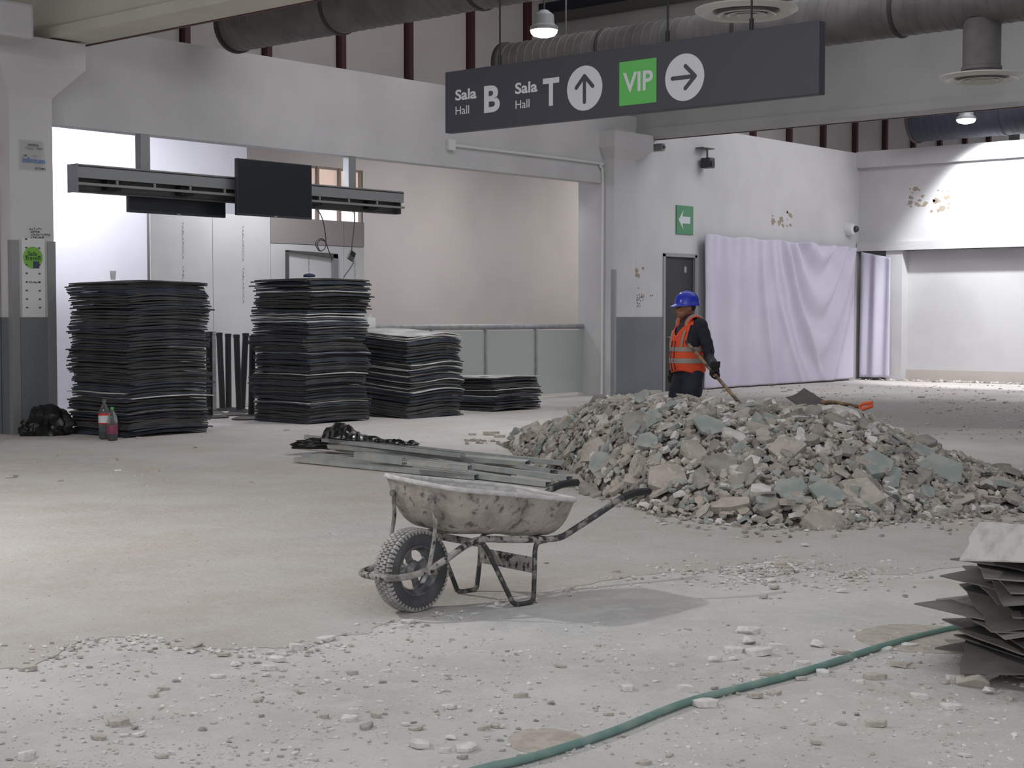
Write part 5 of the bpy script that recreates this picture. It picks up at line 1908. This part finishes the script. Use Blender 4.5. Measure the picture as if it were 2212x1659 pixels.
legR = [Vector((0.0, -0.09, 0.90)), Vector((0.06, -0.09, 0.70)), Vector((0.11, -0.09, 0.48)), Vector((0.13, -0.09, 0.26)), Vector((0.14, -0.09, 0.09))]
hc = Vector((0.045, 0.0, 1.535))
# body: one continuous skin surface
b = MB()
b.loft([ring(cx, cy, z, rx * 0.86, ry * 0.88) for cx, cy, z, rx, ry in torso])
for pth, rad in ((sl, [0.045, 0.042, 0.036, 0.03, 0.024]), (srr, [0.045, 0.042, 0.036, 0.03, 0.024]), (legL, [0.08, 0.07, 0.05, 0.045, 0.035]), (legR, [0.08, 0.07, 0.05, 0.045, 0.035])):
    b.tube(smooth_path(pth, 4), [rad[min(4, i // 4)] for i in range(17)], 14)
b.tube([(-0.015, 0, 1.38), (0.005, 0, 1.44), (0.03, 0, 1.5)], [0.062, 0.055, 0.052], 16)
b.ell(hc + Vector((-0.01, 0, 0.02)), (0.098, 0.076, 0.108), 24, 16)
b.ell(hc + Vector((0.045, 0, -0.055)), (0.052, 0.05, 0.052), 18, 12)
b.ell(hc + Vector((0.07, 0, -0.075)), (0.026, 0.03, 0.024), 12, 8)
b.tube([hc + Vector((0.082, 0, 0.022)), hc + Vector((0.1, 0, -0.004)), hc + Vector((0.112, 0, -0.022)), hc + Vector((0.09, 0, -0.034))], [0.009, 0.012, 0.016, 0.012], 10)
for s in (-1, 1):
    b.ell(hc + Vector((-0.012, 0.078 * s, -0.004)), (0.02, 0.01, 0.032), 12, 8)
    b.ell(hc + Vector((0.075, 0.032 * s, -0.012)), (0.018, 0.02, 0.02), 10, 8)
b.ell(hc + Vector((0.092, 0, -0.05)), (0.012, 0.024, 0.006), 10, 6)
b.ell(hc + Vector((0.089, 0, -0.062)), (0.012, 0.022, 0.007), 10, 6)
body = remesh(b, 'body', M['skin'], wk, 0.007, 2)
for s in (-1, 1):
    MB().ell(hc + Vector((0.0835, 0.031 * s, 0.014)), (0.008, 0.013, 0.007), 12, 8).build('eye', M['mark'], body, smooth=True)
    MB().tube([hc + Vector((0.09, 0.012 * s, 0.032)), hc + Vector((0.088, 0.03 * s, 0.037)), hc + Vector((0.074, 0.05 * s, 0.03))], 0.004, 6).build('eyebrow', M['hair'], body)
MB().ell(hc + Vector((0.1, 0, -0.0565)), (0.006, 0.022, 0.0025), 12, 6).build('mouth_line', M['mark'], body)
hr = MB()
hr.ell(hc + Vector((-0.028, 0, 0.02)), (0.085, 0.081, 0.08), 20, 12)
remesh(hr, 'hair', M['hair'], wk, 0.01, 1)
# jacket
j = MB()
j.loft([ring(cx, cy, z, rx * 1.02, ry * 1.0) for cx, cy, z, rx, ry in torso[:-1]] + [ring(-0.005, 0, 1.44, 0.07, 0.075), ring(0.005, 0, 1.475, 0.068, 0.068)])
for pth in (sl, srr):
    P = smooth_path(pth, 4)
    rad = []
    for i in range(len(P)):
        t_ = i / (len(P) - 1)
        rad.append(0.072 - 0.026 * t_ + 0.004 * math.sin(i * 2.3))
    j.tube(P, rad, 16)
    j.ell(pth[0] + Vector((0, 0, 0.0)), (0.075, 0.07, 0.065), 14, 10)
remesh(j, 'jacket', M['jacket'], wk, 0.009, 3)
# trousers
tr_ = MB()
tr_.loft([ring(0.0, 0, 0.80, 0.11, 0.165), ring(-0.005, 0, 0.86, 0.125, 0.172), ring(-0.005, 0, 0.95, 0.12, 0.165)])
for pth in (legL, legR):
    P = smooth_path(pth, 4)
    tr_.tube(P, [0.112 - 0.024 * i / (len(P) - 1) + 0.005 * math.sin(i * 1.9) for i in range(len(P))], 16)
remesh(tr_, 'trousers', M['trouser'], wk, 0.011, 3)
for pth in (legL, legR):
    e = pth[-1]
    bo = MB()
    bo.ell(e + Vector((0.0, 0, -0.02)), (0.06, 0.05, 0.07), 14, 10)
    bo.ell(e + Vector((0.09, 0, -0.045)), (0.11, 0.052, 0.045), 16, 10)
    remesh(bo, 'boot', M['boot'], wk, 0.01, 2)
# gloved hands, five fingers curled round what they hold
dl = (MI.to_3x3() @ (hB - hA)).normalized()


def glove(c, axis, palm_out, parent):
    ax = axis.normalized()
    po = (palm_out - ax * palm_out.dot(ax)).normalized()
    sd = ax.cross(po)
    g = MB()
    g.ell(c + po * 0.035, (0.03, 0.034, 0.045), 14, 10)
    g.tube([c + po * 0.03 + Vector((0, 0, 0.095)), c + po * 0.035 + Vector((0, 0, 0.03))], [0.042, 0.034], 14)
    for k in range(4):
        off = ax * (0.033 - 0.022 * k)
        Lf = (0.028, 0.031, 0.029, 0.024)[k]
        ps = [c + off + po * 0.04, c + off + po * 0.028 + sd * Lf, c + off + po * 0.0 + sd * (Lf + 0.008), c + off - po * 0.026 + sd * Lf * 0.7, c + off - po * 0.03 + sd * 0.0]
        g.tube(smooth_path(ps, 3), 0.0105, 8)
    ps = [c + po * 0.035 - sd * 0.01 - ax * -0.04, c + ax * 0.05 - sd * 0.03 + po * 0.012, c + ax * 0.045 - sd * 0.026 - po * 0.018, c + ax * 0.03 - sd * 0.008 - po * 0.03]
    g.tube(smooth_path(ps, 3), 0.012, 8)
    remesh(g, 'glove', M['glove'], parent, 0.005, 1)


aL, bL = MI @ hA, MI @ hB
s_ = (hand.z - aL.z) / (bL.z - aL.z)
gc = aL.lerp(bL, s_)
gc = aL.lerp(bL, s_)
glove(gc, dl, Vector((-0.1, 1, 0.1)), wk)
glove(Vector((0.05, -0.25, 0.80)), Vector((1, 0, 0.1)), Vector((0, -1, 0.1)), wk)

# vest: loft shells round the torso with arm holes and strap, tape as parts
vt = MB()


def vest_pt(a, z, off=0.016):
    zs = [t_[2] for t_ in torso]
    for (A_, B_2) in zip(torso[:-1], torso[1:]):
        if A_[2] <= z <= B_2[2]:
            u = (z - A_[2]) / (B_2[2] - A_[2])
            cx, cy, rx, ry = [A_[i] + (B_2[i] - A_[i]) * u for i in (0, 1, 3, 4)]
            break
    c, s = math.cos(a), math.sin(a)
    e = 0.85
    loose = 0.012 * max(0, (1.1 - z) / 0.2)
    return Vector((cx + (rx * 1.02 + off + loose) * (abs(c) ** e) * (1 if c > 0 else -1), cy + (ry + off * 0.8 + loose) * (abs(s) ** e) * (1 if s > 0 else -1), z + (0.012 * math.sin(a * 3) if z < 0.93 else 0)))


NA = 72
zs = [0.885 + (1.425 - 0.885) * k / 26 for k in range(27)]
vs = [vest_pt(2 * math.pi * k / NA, z) for z in zs for k in range(NA)]
fs = []
for i in range(26):
    zc = (zs[i] + zs[i + 1]) / 2
    for k in range(NA):
        ac = (k + 0.5) / NA * 360
        side = min(abs(ac - 90), abs(ac - 270))
        if zc > 1.13:
            wdt = 34 if zc < 1.36 else 20
            if zc > 1.13 and side < wdt * min(1, (zc - 1.12) / 0.05): continue
        front = min(ac, 360 - ac)
        if zc > 1.24 and front < (zc - 1.24) / 0.19 * 40: continue
        k2 = (k + 1) % NA
        fs.append((i * NA + k, i * NA + k2, (i + 1) * NA + k2, (i + 1) * NA + k))
vest = vt.add(vs, fs).build('safety_vest', M['vest'], wk, smooth=True)
sm = vest.modifiers.new('thickness', 'SOLIDIFY')
sm.thickness = 0.006
# shoulder straps over the jacket
for s in (-1, 1):
    pts_ = [Vector((0.085, 0.085 * s, 1.33)), Vector((0.075, 0.10 * s, 1.40)), Vector((0.03, 0.112 * s, 1.447)), Vector((-0.03, 0.115 * s, 1.452)), Vector((-0.09, 0.11 * s, 1.41)), Vector((-0.115, 0.10 * s, 1.34))]
    MB().tube(smooth_path(pts_, 4), 0.036, 12, flat=(0.35, 1.15)).build('shoulder_strap', M['vest'], vest, smooth=True)
    MB().tube([p + Vector((0.004 if p.x > 0 else -0.004, 0.012 * s, 0.007)) for p in smooth_path(pts_, 4)], 0.018, 10, flat=(0.7, 1.1)).build('reflective_tape', M['reflect'], vest, smooth=True)


def tape(z0, z1):
    tb = MB()
    zz_ = [z0, (z0 + z1) / 2, z1]
    vs = [vest_pt(2 * math.pi * k / NA, z, 0.0235) for z in zz_ for k in range(NA)]
    fs = [(i * NA + k, i * NA + (k + 1) % NA, (i + 1) * NA + (k + 1) % NA, (i + 1) * NA + k) for i in range(2) for k in range(NA)]
    tb.add(vs, fs).build('reflective_tape', M['reflect'], vest, smooth=True)


tape(0.975, 1.025)
tape(1.095, 1.14)
for s in (-1, 1):
    MB().tube([vest_pt(math.radians(s * 38), z, 0.02) for z in (1.14, 1.2, 1.26, 1.31)], 0.02, 8, flat=(0.35, 1)).build('reflective_tape', M['reflect'], vest, smooth=True)
    MB().tube([vest_pt(math.radians(s * 8), z, 0.021) for z in (0.9, 1.0, 1.1, 1.2)], 0.006, 6).build('zip', M['mark'], vest)
# helmet
hm = MB()
H0 = hc + Vector((-0.02, 0, 0.035))
prof = []
for k in range(13):
    a = math.pi / 2 * k / 12
    prof.append((math.cos(a), math.sin(a)))
rings = []
for c_, s2 in prof[:-1]:
    rings.append([H0 + Vector((math.cos(2 * math.pi * k / 32) * 0.136 * (c_ ** 0.7), math.sin(2 * math.pi * k / 32) * 0.112 * (c_ ** 0.7), s2 * 0.135)) for k in range(32)])
rings.append([H0 + Vector((math.cos(2 * math.pi * k / 32) * 0.01, math.sin(2 * math.pi * k / 32) * 0.01, 0.136)) for k in range(32)])
hm.loft(rings, cap=True)
helmet = hm.build('helmet', M['helmet'], wk, smooth=True)
br = MB()
ra1, ra2 = [], []
for k in range(40):
    a = 2 * math.pi * k / 40
    fr = max(0, math.cos(a)) ** 2
    ra1.append(H0 + Vector((math.cos(a) * 0.13, math.sin(a) * 0.107, 0.012)))
    ra2.append(H0 + Vector((math.cos(a) * (0.142 + 0.052 * fr), math.sin(a) * (0.115), -0.006 - 0.014 * fr)))
low = [p - Vector((0, 0, 0.006)) for p in ra2]
low1 = [p - Vector((0, 0, 0.012)) for p in ra1]
br.loft([ra1, ra2, low, low1], cap=False).build('brim', M['helmet'], helmet, smooth=True)
MB().tube(smooth_path([H0 + Vector((-0.11, 0, 0.06)), H0 + Vector((-0.06, 0, 0.122)), H0 + Vector((0, 0, 0.136)), H0 + Vector((0.07, 0, 0.118)), H0 + Vector((0.115, 0, 0.07))], 4), 0.02, 10, flat=(0.35, 1)).build('ridge', M['helmet'], helmet, smooth=True)

# near white casing stub at the top left
c = at(20, 62, 19.0)
o = MB().bbox(-2.2, 0.0, -0.3, 0.3, 0.0, 0.42, 0.04).build('pipe_casing', M['wall'], origin=None)
q = at(45, 92, 18.6)
o.location = (q.x, q.y, q.z)
o.rotation_euler = (0, 0, 0)
struct(o)
o.name = 'trim_7'
o['label'] = 'white boxed casing beside the cream beam'
